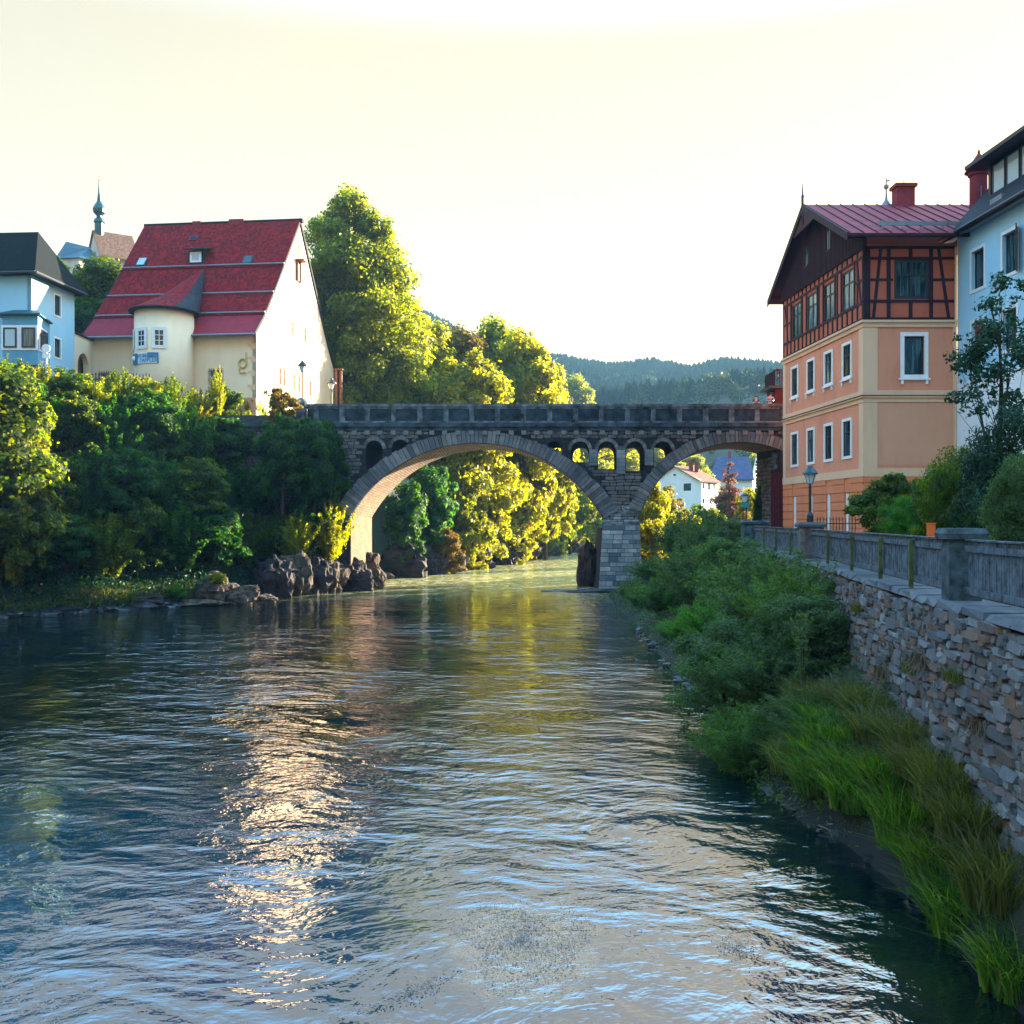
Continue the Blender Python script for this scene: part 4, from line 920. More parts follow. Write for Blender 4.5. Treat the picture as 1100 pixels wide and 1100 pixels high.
MB().tube((sp.x, sp.y, 68), (sp.x, sp.y, 69), .05).lathe((sp.x, sp.y, 67.9), [(.05, 0), (.18, .15), (.05, .3)], 8).tube((sp.x-.3, sp.y, 68.7), (sp.x+.3, sp.y, 68.7), .04).build('finial_cross', M['gold'], ch)
cw = [(PX(px, 180), 180-abs(0)) for px in (60, 103)]
cpl = [(PX(56, 186), 187), (PX(60, 182), 181.5), (PX(68, 180), 179), (PX(86, 179), 178.5), (PX(103, 181), 181), (PX(108, 188), 188)]; n = len(cpl); zc = PZ(279, 180)
FCs = []
mb = MB().add([(x, y, 38) for x, y in cpl]+[(x, y, zc) for x, y in cpl], [tuple(range(n-1, -1, -1)), tuple(range(n, 2*n))]+[(i, (i+1) % n, n+(i+1) % n, n+i) for i in range(n)])
chn = mb.build('chancel', M['church_wall'], ch)
r1_, r2_ = Vector((PX(71, 184), 184, PZ(259.5, 184))), Vector((PX(97, 186), 186, PZ(266, 186)))
ou = [((x-PX(80, 183))*1.08+PX(80, 183), (y-184)*1.1+184, zc-.1) for x, y in cpl]
MB().add(ou+[r1_, r2_], [(0,1,n),(1,2,n),(2,3,n+1,n),(3,4,n+1),(4,5,n+1),(5,0,n,n+1),tuple(range(n-1,-1,-1))]).build('chancel_roof', M['teal_roof'], chn)
for i, (p, q) in enumerate(zip(cpl[1:4], cpl[2:5])):
    p, q = Vector((*p, 0)), Vector((*q, 0)); U = (q-p).normalized(); F = frame(p, U, (U.y, -U.x, 0)); L = (q-p).length
    for k in ((.5,) if L < 2.6 else (.3, .75)):
        c = L*k; MB().poly(F, [(c-.35, zc-4.5), (c+.35, zc-4.5), (c+.35, zc-2.4), (c+.2, zc-1.9), (c, zc-1.7), (c-.2, zc-1.9), (c-.35, zc-2.4)], (), .06, -.1).build('arched_window', M['glass'], chn)
    for c in (0.0, L): MB().fbox(F, c-.25, c+.25, 38, zc-1.0, .5, -.2).build('buttress', M['church_wall'], chn)

# ------------------------------------------------------------------ street furniture on the left terrace
sgn = thing('road_sign', 'white round road sign with plate on a pole before the blue house', 'road sign', (PX(50, 80), 80, 15))
sx, sy = PX(50, 80), 80
MB().tube((sx, sy, 14.5), (sx, sy, PZ(370, 80)), .09).build('pole', M['white'], sgn)
MB().tube((sx, sy-.08, PZ(374.5, 80)), (sx, sy-.13, PZ(374.5, 80)), .34, n=20).build('disc', M['white'], sgn)
MB().box(sx-.28, sx+.28, sy-.12, sy-.08, PZ(385, 80), PZ(379.8, 80)).build('plate', M['white'], sgn)
def old_lamp(name, label, x, y, z0, h, post_mat, cap_mat, s=1, grp=None):
    t = thing(name, label, 'street lamp', (x, y, z0), grp)
    MB().lathe((x, y, z0), [(.13*s, 0), (.13*s, .28*s), (.085*s, .36*s), (.055*s, .42*s), (.05*s, h-.62*s), (.07*s, h-.60*s), (.05*s, h-.56*s), (.03*s, h-.5*s)], 12).build('post', post_mat, t)
    l = MB(); l.lathe((x, y, z0), [(.10*s, h-.48*s), (.22*s, h-.13*s), (.215*s, h-.12*s), (.02*s, h-.12*s)], 6).build('lantern_glass', M['lamp_glass'], t)
    fr = MB()
    for i in range(6):
        a = 2*math.pi*i/6; fr.tube((x+.103*s*math.cos(a), y+.103*s*math.sin(a), z0+h-.48*s), (x+.225*s*math.cos(a), y+.225*s*math.sin(a), z0+h-.12*s), .012*s, n=4)
    fr.lathe((x, y, z0), [(.11*s, h-.5*s), (.115*s, h-.48*s), (.06*s, h-.47*s)], 6).build('lantern_frame', cap_mat, t)
    MB().lathe((x, y, z0), [(.30*s, h-.125*s), (.29*s, h-.07*s), (.2*s, h+.03*s), (.12*s, h+.12*s), (.1*s, h+.13*s), (.09*s, h+.19*s), (.02*s, h+.21*s)], 12).build('lantern_cap', cap_mat, t)
    return t
old_lamp('street_lamp', 'tall pale street lamp rising behind the domed parapet post', PX(325, 91), 91, 15.4, PZ(391, 91)-15.4, M['salmon'], M['iron'], 1.5)
old_lamp('street_lamp', 'small dark street lamp near the back corner of the yellow gable', PX(356, 105), 105, 15.4, PZ(410, 105)-15.4, M['iron'], M['iron'], 1.7)
bx = PX(364.5, 116); t = thing('wooden_porch', 'brown wooden porch posts at the back corner of the yellow house', 'porch', (bx, 116, 15.4))
MB().box(bx-.45, bx-.15, 115.6, 116, 15.2, PZ(398, 116)).build('post', M['wood_brown'], t); MB().box(bx+.1, bx+.35, 115.6, 116, 15.2, PZ(399, 116)).build('post', M['wood_brown'], t)
MB().box(bx-.5, bx+.45, 115.5, 117, PZ(398, 116)+.004, PZ(396.5, 116)).build('porch_roof', M['wood_brown'], t)
MB().box(bx-.14, bx+.09, 115.8, 115.9, 15.2, PZ(399, 116)).build('boards', M['timber'], t)
wp = PX(371.5, 112); tag(MB().lathe((wp, 112, 15.2), [(.22, 0), (.22, 2.9), (.28, 2.95), (.28, 3.1), (.02, 3.3)], 10).build('gate_post', M['white'], None), 'short white post just right of the brown porch behind the bridge', 'post')
# picket fence along the terrace edge
pf = thing('picket_fence', 'dark picket fence behind the sunlit shrubs below the yellow house', 'fence', (PX(100, 88), 88, 15.5))
mb = MB(); x = PX(66, 87); q = random.Random(3)
while x < PX(165, 88): mb.box(x, x+.1, 87.4, 87.44, 16.6, 18.75+q.uniform(-.05, .05)); x += .27
mb.build('pickets', M['dark_frame'], pf)
[MB().box(PX(64, 87), PX(165, 88), 87.445, 87.5, z, z+.12).build('rail', M['dark_frame'], pf) for z in (16.9, 18.2)]
# ------------------------------------------------------------------ orange half-timbered house (right)
A0 = Vector((23.7, 69, 0)); Au = Vector((-.0529, 1, 0)).normalized(); An = Vector((-Au.y, Au.x, 0))
FLo, FRo = frame(A0, Au, An), frame(A0, (1, 0, 0), (0, -1, 0)); LW, RW = 17.0, 6.25
oh_ = thing('orange_house', 'tall orange house with dark half-timbered top storey and purple-red metal roof', 'house', (27, 78, 4.7))
uc = [2.9, 6.5, 10.3, 14.1]
gl = [(u-.5, 5.2, 1.0, 3.0) for u in uc]
MB().poly(FLo, rect(0, LW, 3.5, 9.3), [rect(u, u+w, v, v+h) for u, v, w, h in gl], 0, -.35).build('ground_floor_wall', M['orange_base'], oh_)
MB().poly(FRo, rect(.003, RW, 3.5, 9.3), (), 0, -.35).build('ground_floor_wall', M['orange_base'], oh_)
gr = MB()
for z in np.arange(5.1, 9.2, .62):
    for a, b in ((0.02, uc[0]-.5), (uc[0]+.5, uc[1]-.5), (uc[1]+.5, uc[2]-.5), (uc[2]+.5, uc[3]-.5), (uc[3]+.5, LW)):
        gr.fbox(FLo, a, b, z, z+.55, .003, .06)
    gr.fbox(FRo, 0, RW, z, z+.55, .003, .06)
gr.build('rusticated_courses', M['orange_base'], oh_)
for u, v, w, h in gl:
    wn_ = window(oh_, FLo, u, u+w, v, v+h, M['dark_frame'], M['glass'], rec=.3, nx=1, rows=())
    MB().fbox(FLo, u+w-.5, u+w-.02, v+.02, v+h-.02, -.16, -.08).build('shutter', M['white'], wn_)
win2 = [(u-.7, 16.35, 1.4, 2.2) for u in uc]; win1 = [(u-.7, 10.75, 1.4, 2.45) for u in uc]
MB().poly(FLo, rect(0, LW, 9.3, 19.7), [rect(u, u+w, v, v+h) for u, v, w, h in win1+win2], 0, -.35).build('upper_wall', M['orange_wall'], oh_)
rw = (2.72, 16.05, 1.35, 2.6)
MB().poly(FRo, rect(.003, RW, 9.3, 19.7), [rect(rw[0], rw[0]+rw[2], rw[1], rw[1]+rw[3])], 0, -.35).build('upper_wall', M['orange_wall'], oh_)
MB().fbox(FRo, .95, RW-.25, 9.95, 14.15, .003, .02).build('salmon_panel', M['salmon'], oh_)
for i_, (u, v, w, h) in enumerate(win1+win2):
    window(oh_, FLo, u, u+w, v, v+h, M['dark_frame'], (M['glass_curtain'], M['glass'], M['glass_pale'])[i_ % 3], rec=.07, nx=2, rows=(.68,), sur=M['white'], surw=.2, surd=.07, sill=M['white'] if v > 15 else None, drops=True, fw=.08)
window(oh_, FRo, rw[0], rw[0]+rw[2], rw[1], rw[1]+rw[3], M['dark_frame'], M['glass_curtain'], rec=.2, nx=1, rows=(), sur=M['white'], surw=.26, surd=.07, sill=M['white'], drops=True, fw=.13)
bd = MB()
for z0, z1, d in ((9.2, 9.75, .09), (14.2, 14.5, .08), (14.62, 15.0, .08), (19.25, 19.55, .10)):
    bd.fbox(FLo, -d, LW, z0, z1, .004, d); bd.fbox(FRo, .004, RW, z0, z1, .004, d)
for z0, z1, d in ((14.5, 14.62, .2), (19.553, 19.72, .22)):
    bd.fbox(FLo, -d, LW, z0, z1, .004, d); bd.fbox(FRo, .004, RW, z0, z1, .004, d)
for z0, z1 in ((9.753, 14.197), (15.003, 19.247)):
    bd.fbox(FLo, -.05, .75, z0, z1, .003, .05); bd.fbox(FLo, LW-.7, LW, z0, z1, .003, .05)
    bd.fbox(FRo, .003, .92, z0, z1, .003, .05); bd.fbox(FRo, RW-.25, RW, z0, z1, .003, .05)
bd.build('cornice_bands', M['cream_band'], oh_)
MB().fbox(FLo, -.3, LW, 14.623, 14.66, .02, .26).fbox(FRo, .005, RW, 14.623, 14.66, .02, .26).build('drip_flashing', M['timber'], oh_)
# top storey: orange infill, real timbers standing proud
HB, HT = 19.72, 24.8
tw = [(u-1.1, 21.0, 2.2, 2.75) for u in (2.75, 6.4, 10.05, 13.65)]
MB().poly(FLo, rect(0, LW, HB, 24.9), [rect(u, u+w, v, v+h) for u, v, w, h in tw], 0, -.35).build('infill_wall', M['orange_infill'], oh_)
rt = (2.05, 21.15, 2.35, 2.65)
MB().poly(FRo, rect(.003, RW, HB, 24.9), [rect(rt[0], rt[0]+rt[2], rt[1], rt[1]+rt[3])], 0, -.35).build('infill_wall', M['orange_infill'], oh_)
tm = MB(); D = .07
for z in (HB+.01, 20.85, 23.95): tm.fbox(FLo, -.07, LW, z, z+.17, .003, D)
for u in np.linspace(.09, LW-.09, 19):
    inw = any(a-.05 < u < a+w+.05 for a, b, w, h in tw)
    tm.fbox(FLo, u-.08, u+.08, HB+.185, 20.845, .004, D-.004)
    tm.fbox(FLo, u-.08, u+.08, 24.125, 24.6, .004, D-.004)
    if not inw: tm.fbox(FLo, u-.08, u+.08, 21.025, 23.945, .004, D-.004)
for a, b, w, h in tw: tm.fbox(FLo, a-.2, a-.02, 21.03, 23.94, .005, D-.002); tm.fbox(FLo, a+w+.02, a+w+.2, 21.03, 23.94, .005, D-.002)
for u0 in (.25, 15.6):
    tm.hexa([FLo(u0+.1,21.03,.006),FLo(u0+.28,21.03,.006),FLo(u0+.28,21.03,D-.006),FLo(u0+.1,21.03,D-.006),FLo(u0+.75,23.9,.006),FLo(u0+.93,23.9,.006),FLo(u0+.93,23.9,D-.006),FLo(u0+.75,23.9,D-.006)])
for z in (22.4,): tm.fbox(FLo, .1, 1.4, z, z+.15, .005, D-.009); tm.fbox(FLo, 15.2, 16.9, z, z+.15, .005, D-.009)
def px2u(px): return (px-550)*69/1100-23.7
for y0 in (342.5, 323.5, 277.5, 266): z = PZ(y0, 69); tm.fbox(FRo, .004, RW, z-.09, z+.09, .003, D)
zr_ = [PZ(y, 69) for y in (342.5, 323.5, 277.5, 266)]
for u0, u1 in ((.4, 1.95), (4.6, RW)): z = PZ(300.5, 69); tm.fbox(FRo, u0, u1, z-.08, z+.08, .003, D-.003)
tm.fbox(FRo, .004, .42, HB, 24.7, .003, D+.01); tm.fbox(FRo, RW-.16, RW, HB, 24.7, .003, D+.01)
for px in (954.5, 978, 1000):
    u = px2u(px)
    tm.fbox(FRo, u-.12, u+.12, zr_[0]+.095, zr_[1]-.095, .004, D-.005)
    tm.fbox(FRo, u-.12, u+.12, zr_[2]+.095, zr_[3]-.095, .004, D-.005)
    if px != 978: tm.fbox(FRo, u-.13, u+.13, zr_[1]+.095, zr_[2]-.095, .004, D-.005)
for (pa, ya), (pb, yb) in (((946, 267), (938, 342)), ((1008, 267), (1019, 342))):
    ua, ub = px2u(pa), px2u(pb); za, zb2 = PZ(ya, 69), PZ(yb, 69)
    tm.hexa([FRo(ub-.1,zb2,.006),FRo(ub+.1,zb2,.006),FRo(ub+.1,zb2,D-.007),FRo(ub-.1,zb2,D-.007),FRo(ua-.1,za,.006),FRo(ua+.1,za,.006),FRo(ua+.1,za,D-.007),FRo(ua-.1,za,D-.007)])
tm.build('timber_frame', M['timber'], oh_)
for i_, (u, v, w, h) in enumerate(tw): window(oh_, FLo, u, u+w, v, v+h, M['dark_frame'], (M['glass_pale'], M['glass_curtain'])[i_ % 2], rec=.1, nx=2, rows=(.66,), fw=.13)
window(oh_, FRo, rt[0], rt[0]+rt[2], rt[1], rt[1]+rt[3], M['dark_frame'], M['glass_curtain'], rec=.08, nx=2, rows=(.62,), fw=.2)
# boarded gable and roof
EZ, RZ, YE0, YE1 = 24.95, 30.05, 67.4, 88.6; YM = (YE0+YE1)/2; um = YM-69
gab = MB().poly(FLo, [(-.3, 24.55), (LW+.2, 24.55), (LW+.2, 25.3), (um, 29.75), (-.3, 25.3)], [rect(5.9, 6.8, 26.1, 27.6), rect(10.6, 11.5, 26.1, 27.6)], .14, -.1).build('gable_boarding', M['plank_red'], oh_)
bt = MB(); u = -.2
while u < LW+.1:
    zt3 = 25.3+(29.75-25.3)*(1-abs(u-um)/(um+.3))-.05
    for (z0, z1) in (((24.5, 26.05), (27.65, zt3)) if (5.8 < u < 6.9 or 10.5 < u < 11.6) else ((24.5, zt3),)):
        if z1 > z0+.1: bt.fbox(FLo, u-.035, u+.035, z0, z1, .143, .18)
    u += .26
bt.build('battens', M['timber'], gab)
for u in (5.9, 10.6): window(oh_, FLo, u, u+.9, 26.1, 27.6, M['dark_frame'], M['glass_curtain'], rec=-.04, nx=2, rows=())
def rp(x, y): return Vector((x, y, EZ+(RZ-EZ)*(1-abs(y-YM)/(YM-YE0))))
x0r, x1r = 22.15, 36.0
for ya in (YE0, YE1):
    a, b, c, d = rp(x0r, ya), rp(x1r, ya), rp(x1r, YM), rp(x0r, YM); t = Vector((0, 0, .22))
    MB().hexa([a, b, c, d, a+t, b+t, c+t, d+t]).build('roof', M['purple_metal'], oh_)
    e_ = Vector((0, 0, -.06)); g_ = Vector((0, 0, -.004)); MB().hexa([a+e_, b+e_, c+e_, d+e_, a+g_, b+g_, c+g_, d+g_]).build('roof_underside', M['timber'], oh_)
sm = MB(); x = x0r+.1
while x < x1r:
    for ya in (YE0, YE1):
        a, c = rp(x, ya), rp(x, YM); t = Vector((0, 0, .22))
        sm.hexa([a+t-Vector((.025,0,0)), a+t+Vector((.025,0,0)), c+t+Vector((.025,0,0)), c+t-Vector((.025,0,0)), a+t*1.35-Vector((.025,0,0)), a+t*1.35+Vector((.025,0,0)), c+t*1.35+Vector((.025,0,0)), c+t*1.35-Vector((.025,0,0))])
    x += .92
sm.build('roof_seams', M['plank_red'], oh_)
sgd = MB(); a = rp(x0r+2.4, YE0+1.3)+Vector((0, 0, .5)); sgd.box(a.x, x1r, a.y-.03, a.y+.03, a.z-.05, a.z+.22); x = a.x+.3
while x < x1r: sgd.box(x-.04, x+.04, a.y-.05, a.y+.05, a.z-.3, a.z+.28); x += 1.35
sgd.build('snow_guard', M['zinc'], oh_)
bg_ = MB()
for ya in (YE0, YE1):
    a, c = rp(x0r-.08, ya), rp(x0r-.08, YM); t = Vector((0, 0, .27)); w = Vector((.08, 0, 0)); dn = Vector((0, 0, -.28))
    bg_.hexa([a+dn, a+dn+w, c+dn+w, c+dn, a+t, a+t+w, c+t+w, c+t])
bg_.build('barge_board', M['timber'], oh_)
MB().poly(frame((x0r+.02, YM, 0), (0, 1, 0), (-1, 0, 0)), [(-2.9, RZ-1.5), (-2.5, RZ-1.62), (2.5, RZ-1.62), (2.9, RZ-1.5), (0, RZ-.05)], [[(-.25, RZ-1.3), (.25, RZ-1.3), (.12, RZ-.7), (-.12, RZ-.7)]], 0, -.08).build('gable_ornament', M['plank_red'], oh_)
pu = MB()
for ya in (YE0+1.0, YM, YE1-1.0):
    p = rp(x0r+.1, ya); pu.box(p.x, 23.6, ya-.09, ya+.09, p.z-.34, p.z-.02)
pu.build('purlin', M['timber'], oh_)
MB().box(x0r, x1r, YE0-.16, YE0-.02, EZ-.05, EZ+.14).build('gutter', M['timber'], oh_)
MB().tube((x0r+.0, YM, RZ-.6), (x0r, YM, RZ+.9), .12).tube((x0r, YM, RZ+.9), (x0r, YM, RZ+1.9), .09, .02).lathe((x0r, YM, RZ+.75), [(.06, 0), (.14, .12), (.06, .25)], 8).build('finial', M['dark_frame'], oh_)
ck = MB().box(29.15, 30.5, YM-.5, YM+.6, 29.6, 31.5).build('chimney', M['chimney_red'], oh_); MB().box(29.0, 30.65, YM-.65, YM+.75, 31.503, 31.75).build('chimney_cap', M['chimney_red'], ck)
MB().tube((29.85, YM, 31.75), (29.85, YM, 32.2), .04).build('chimney_pipe', M['zinc'], ck)
wvx = PX(951, 79); wv_ = MB().lathe((wvx, YM+.8, 29.6), [(1.0, 0), (.8, .5), (.4, .9), (.12, 1.3), (.07, 1.6), (.06, 2.1), (.2, 2.2), (.2, 2.4), (.06, 2.5), (.04, 3.0)], 10)
wv_.box(wvx-.02, wvx+.3, YM+.79, YM+.81, 32.3, 32.42).tube((wvx, YM+.8, 32.5), (wvx, YM+.8, 33.0), .02)
wv_.build('weather_vane', M['zinc'], oh_)
MB().box(23.9, 35.9, 69.4, 85.8, 3.5, 24.9).build('core', M['orange_wall'], oh_) if False else None
MB().fbox(frame(A0+Au*LW, (1, 0, 0), (0, 1, 0)), .05, 12, 3.5, 24.9, .0, -.3).build('back_wall', M['orange_wall'], oh_)
dp = MB().tube((29.83, 68.85, 4.8), (29.83, 68.85, 24.6), .075)
for z in (10, 14.8, 19.6, 23.5): dp.tube((29.83, 68.85, z), (29.83, 68.85, z+.1), .10)
dp.build('downpipe', M['cream_band'], oh_)

# ------------------------------------------------------------------ pale blue house at the right edge
FW = frame((30.0, 69.0, 0), (.046, -1, 0), (-1, -.046, 0)); ph = thing('pale_blue_house', 'pale blue house with dark eaves, glazed dormer and white lower wall at the right edge', 'house', (34, 60, 4.7))
pw = [(1.98, 21.25, 1.6, 2.5), (5.85, 21.3, 1.6, 2.5), (1.98, 16.7, 1.6, 2.4), (5.85, 16.7, 1.6, 2.4), (10.0, 21.3, 1.6, 2.5), (10, 16.7, 1.6, 2.4), (14.2, 21.3, 1.6, 2.5), (14.2, 16.7, 1.6, 2.4), (18.4, 21.3, 1.6, 2.5), (18.4, 16.7, 1.6, 2.4)]
MB().poly(FW, rect(.0, 46, 3.5, 25.2), [rect(u, u+w, v, v+h) for u, v, w, h in pw], 0, -.4).build('wall', M['pale_wall'], ph)  # wall lengthened beyond the view to shade the garden and river bank
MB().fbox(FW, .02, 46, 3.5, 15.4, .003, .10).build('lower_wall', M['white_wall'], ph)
MB().box(30.3, 42, 69.0, 69.3, 15, 25.2).build('end_wall', M['pale_wall'], ph)
for i, (u, v, w, h) in enumerate(pw):
    wn_ = window(ph, FW, u, u+w, v, v+h, M['dark_frame'] if i != 2 else M['brown_frame'], M['glass_curtain'], rec=.28, nx=1 if i < 2 else 2, rows=() if i < 2 else (.35, .7), sur=M['white'], surw=.2, surd=.04, fw=.1)
    if i == 2: MB().fbox(FW, u+.1, u+w-.1, v+h-.9, v+h-.1, -.2, -.17).build('blind', M['chimney_red'], wn_)
    if i in (1, 4):
        MB().hexa([FW(u+w+.02,v-.1,.06),FW(u+w+.75,v-.1,.5),FW(u+w+.8,v-.1,.44),FW(u+w+.07,v-.1,.02),FW(u+w+.02,v+h+.1,.06),FW(u+w+.75,v+h+.1,.5),FW(u+w+.8,v+h+.1,.44),FW(u+w+.07,v+h+.1,.02)]).build('shutter', M['dark_frame'], wn_)
def rq(u, w, z): return FW(u, z, w)
MB().hexa([rq(-.6,.75,25.0),rq(46,.75,25.0),rq(46,-6.5,33),rq(-.6,-6.5,33),rq(-.6,.75,25.3),rq(46,.75,25.3),rq(46,-6.5,33.3),rq(-.6,-6.5,33.3)]).build('roof', M['lichen_slate'], ph)  # unseen far stretch of roof added with the wall for its shade
MB().hexa([rq(-.55,.72,25.0),rq(46,.72,25.0),rq(46,.02,25.15),rq(-.55,.02,25.15),rq(-.55,.72,25.05),rq(46,.72,25.05),rq(46,.02,25.2),rq(-.55,.02,25.2)]).build('soffit_board', M['zinc'], ph)
MB().tube(rq(-.65,.85,25.25), rq(46,.85,25.25), .13).build('gutter', M['dark_frame'], ph)
MB().fbox(FW, 4.2, 5.6, 26.15, 26.5, -.35, -.05).build('skylight', M['zinc'], ph)
dm = MB().fbox(FW, 1.6, 18, 26.2, 27.45, -5, -1.3).fbox(FW, 1.6, 1.9, 27.453, 29.6, -5, -1.3).build('dormer', M['iron'], ph)
u = 2.1
while u < 16:
    window(dm, frame(FW(0, 0, -1.3), FW.U, FW.N), u, u+1.55, 27.5, 29.45, M['iron'], M['glass_bright'], rec=.06, nx=1, rows=(), fw=.1); u += 1.72
MB().fbox(FW, .6, 20, 29.6, 29.85, -6, -.2).build('dormer_roof', M['dark_frame'], dm)
cx3 = PX(1051.5, 70.5); c3 = MB().lathe((cx3, 70.5, 0), [(.62, 25.5), (.6, 29.9), (.72, 29.95), (.72, 30.15), (.6, 30.2)], 14).build('chimney', M['chimney_red'], ph)
MB().lathe((cx3, 70.5, 0), [(.95, 30.2), (.9, 30.3), (.08, 31.5), (.1, 31.6), (.02, 31.8)], 14).build('chimney_hat', M['chimney_red'], c3)
MB().tube((cx3-.2, 69.7, 26.5), (cx3-.2, 69.7, 29), .03).tube((cx3-.35, 69.65, 27.9), (cx3-.1, 69.6, 28.2), .18, .02, 10).build('antenna', M['zinc'], c3)

# ------------------------------------------------------------------ rubble river wall with coping, pillars and fences
def wp_(y, off=0.0): return Vector((float(wallx(y))+off, y, 0))
rwl = thing('river_wall', 'long rubble stone river wall below the grey fence on the right bank', 'wall', (9, 30, 2))
core, st, cp = MB(), MB(), MB(); segs = [(-5, 18.8), (18.8, 39.5), (39.5, 57), (57, 63)]
for i, (ya, yb) in enumerate(segs):
    a, b = wp_(ya), wp_(yb); U = (b-a).normalized(); Nn = Vector((-U.y, U.x, 0)); F = frame(a, U, Nn); L = (b-a).length
    core.fbox(F, 0, L, -1.5, 4.62, 0, -.7)
    u0 = 12 if i == 0 else 0
    stones(st, F, u0, L, .1, 4.68, .21, .62, .13, lambda cu, cv, hu, hv: cv+hv < 4.72, .014, .09, 31+i, .2)
    stones(st, F, u0, L, .1, 4.68, .13, .30, .10, lambda cu, cv, hu, hv: cv+hv < 4.72, .006, .05, 51+i, .25)
    u = u0; q = random.Random(i)
    while u < L-.05:
        l = min(q.uniform(.7, 1.5), L-u); z = 4.66+q.uniform(0, .03)
        cp.hexa([F(u+.012,4.69,.12+q.uniform(-.06,.07)),F(u+l-.012,4.69,.12+q.uniform(-.06,.07)),F(u+l-.012,4.69,-.75),F(u+.012,4.69,-.75),F(u+.03,z+.13+q.uniform(-.02,.02),.06+q.uniform(-.05,.05)),F(u+l-.03,z+.13+q.uniform(-.02,.02),.06+q.uniform(-.05,.05)),F(u+l-.012,z+.14,-.75),F(u+.012,z+.14,-.75)]); u += l
core.build('wall_core', M['core'], rwl); st.build('wall_stones', M['rubble'], rwl, fix=False); cp.build('coping', M['coping'], rwl)
def pillar(name, label, y, w, mat, capmat, top, capw, off=.35):
    c = wp_(y, off); a = wp_(y+1)-wp_(y-1); rz = -math.atan2(a.x, a.y)
    t = thing(name, label, 'pillar', (c.x, c.y, 4.8), 'stone pillars of the riverside fence')
    bm = bmesh.new()
    def bx(h0, h1, w0, w1=None):
        w1 = w1 or w0; r_ = bmesh.ops.create_cube(bm, size=1)
        for v in r_['verts']:
            k = w0 if v.co.z < 0 else w1; v.co = Vector((v.co.x*k, v.co.y*k, h0 if v.co.z < 0 else h1))
    bx(-.1, top, w); me = bpy.data.meshes.new('shaft'); bmesh.ops.rotate(bm, verts=bm.verts, cent=(0,0,0), matrix=__import__('mathutils').Matrix.Rotation(rz, 3, 'Z')); bmesh.ops.bevel(bm, geom=bm.edges[:], offset=.02, segments=2, affect='EDGES'); bm.to_mesh(me); bm.clear(); auto_uv(me)
    me.materials.append(mat); o = bpy.data.objects.new('shaft', me); sc.collection.objects.link(o); o.parent = t
    bx(top+.003, top+.10, capw-.04, capw); bx(top+.103, top+.2, capw, capw*.86); me = bpy.data.meshes.new('cap'); bmesh.ops.rotate(bm, verts=bm.verts, cent=(0,0,0), matrix=__import__('mathutils').Matrix.Rotation(rz, 3, 'Z')); bm.to_mesh(me); bm.free(); auto_uv(me)
    me.materials.append(capmat); o = bpy.data.objects.new('cap', me); sc.collection.objects.link(o); o.parent = t; return t
pillar('stone_pillar', 'large dark grey-green stone pillar nearest the viewer with broad flat cap', 18.8, .56, M['pillar_stone'], M['pillar_stone'], 1.14, .76)
pillar('stone_pillar', 'pinkish stone pillar carrying the dark street lamp', 39.5, .85, M['pillar_pink'], M['coping'], 1.2, 1.05)
pillar('stone_pillar', 'teal-grey pillar at the far end of the riverside fence', 56.5, 1.3, M['pillar_stone'], M['pillar_stone'], 1.25, 1.5, .45)
def fence(label, ya, yb, posts, mat):
    a, b = wp_(ya, .35), wp_(yb, .35); U = (b-a).normalized(); Nn = Vector((-U.y, U.x, 0)); F = frame(a, U, Nn); L = (b-a).length
    t = thing('wooden_fence', label, 'fence', (a+b)/2+Vector((0, 0, 4.8)), 'sections of the riverside wooden fence')
    mb = MB(); u = .02; q = random.Random(int(ya)); w = .105
    while u < L-w:
        h = q.uniform(-.012, .012); mb.fbox(F, u, u+w*.86, 4.93, 5.9+h, q.uniform(0, .012), -.02); u += w*1.06
    mb.build('boards', M['wood_gray'], t)
    for r_ in ((5.72, 5.83, .012, .055), (4.96, 5.08, .012, .06), (5.915, 5.945, -.06, .05)): MB().fbox(F, 0, L, *r_).build('rail', mat, t)
    for yp in posts:
        u = (yp-ya)/(yb-ya)*L; MB().fbox(F, u-.055, u+.055, 4.78, 5.86, .062, .15).build('post', M['wood_green'], t)
    return t
fence('nearest fence section of weathered grey boards right of the big dark pillar', 8, 18.45, (10.5, 14.2), M['wood_gray'])
fence('grey board fence section with green posts between the dark pillar and the lamp pillar', 19.15, 39.0, (22.3, 25.6, 29.7, 34.3), M['wood_gray'])
fence('far grey board fence section between the lamp pillar and the teal end pillar', 40.0, 55.8, (43.5, 47.5, 51.5), M['wood_gray'])
MB_ = MB().box(PX(822, 53), PX(829.5, 53), 52.9, 53.0, 4.85, 5.75); tag(MB_.build('notice_board', M['salmon']), 'plain pinkish board fixed before the far fence section', 'board')
lp = wp_(39.5, .35)
old_lamp('street_lamp', 'dark old-style street lamp with green cap on the pinkish pillar', lp.x, lp.y, 6.18, PZ(506, 39.5)-6.18, M['iron'], M['green_iron'], 1.0)
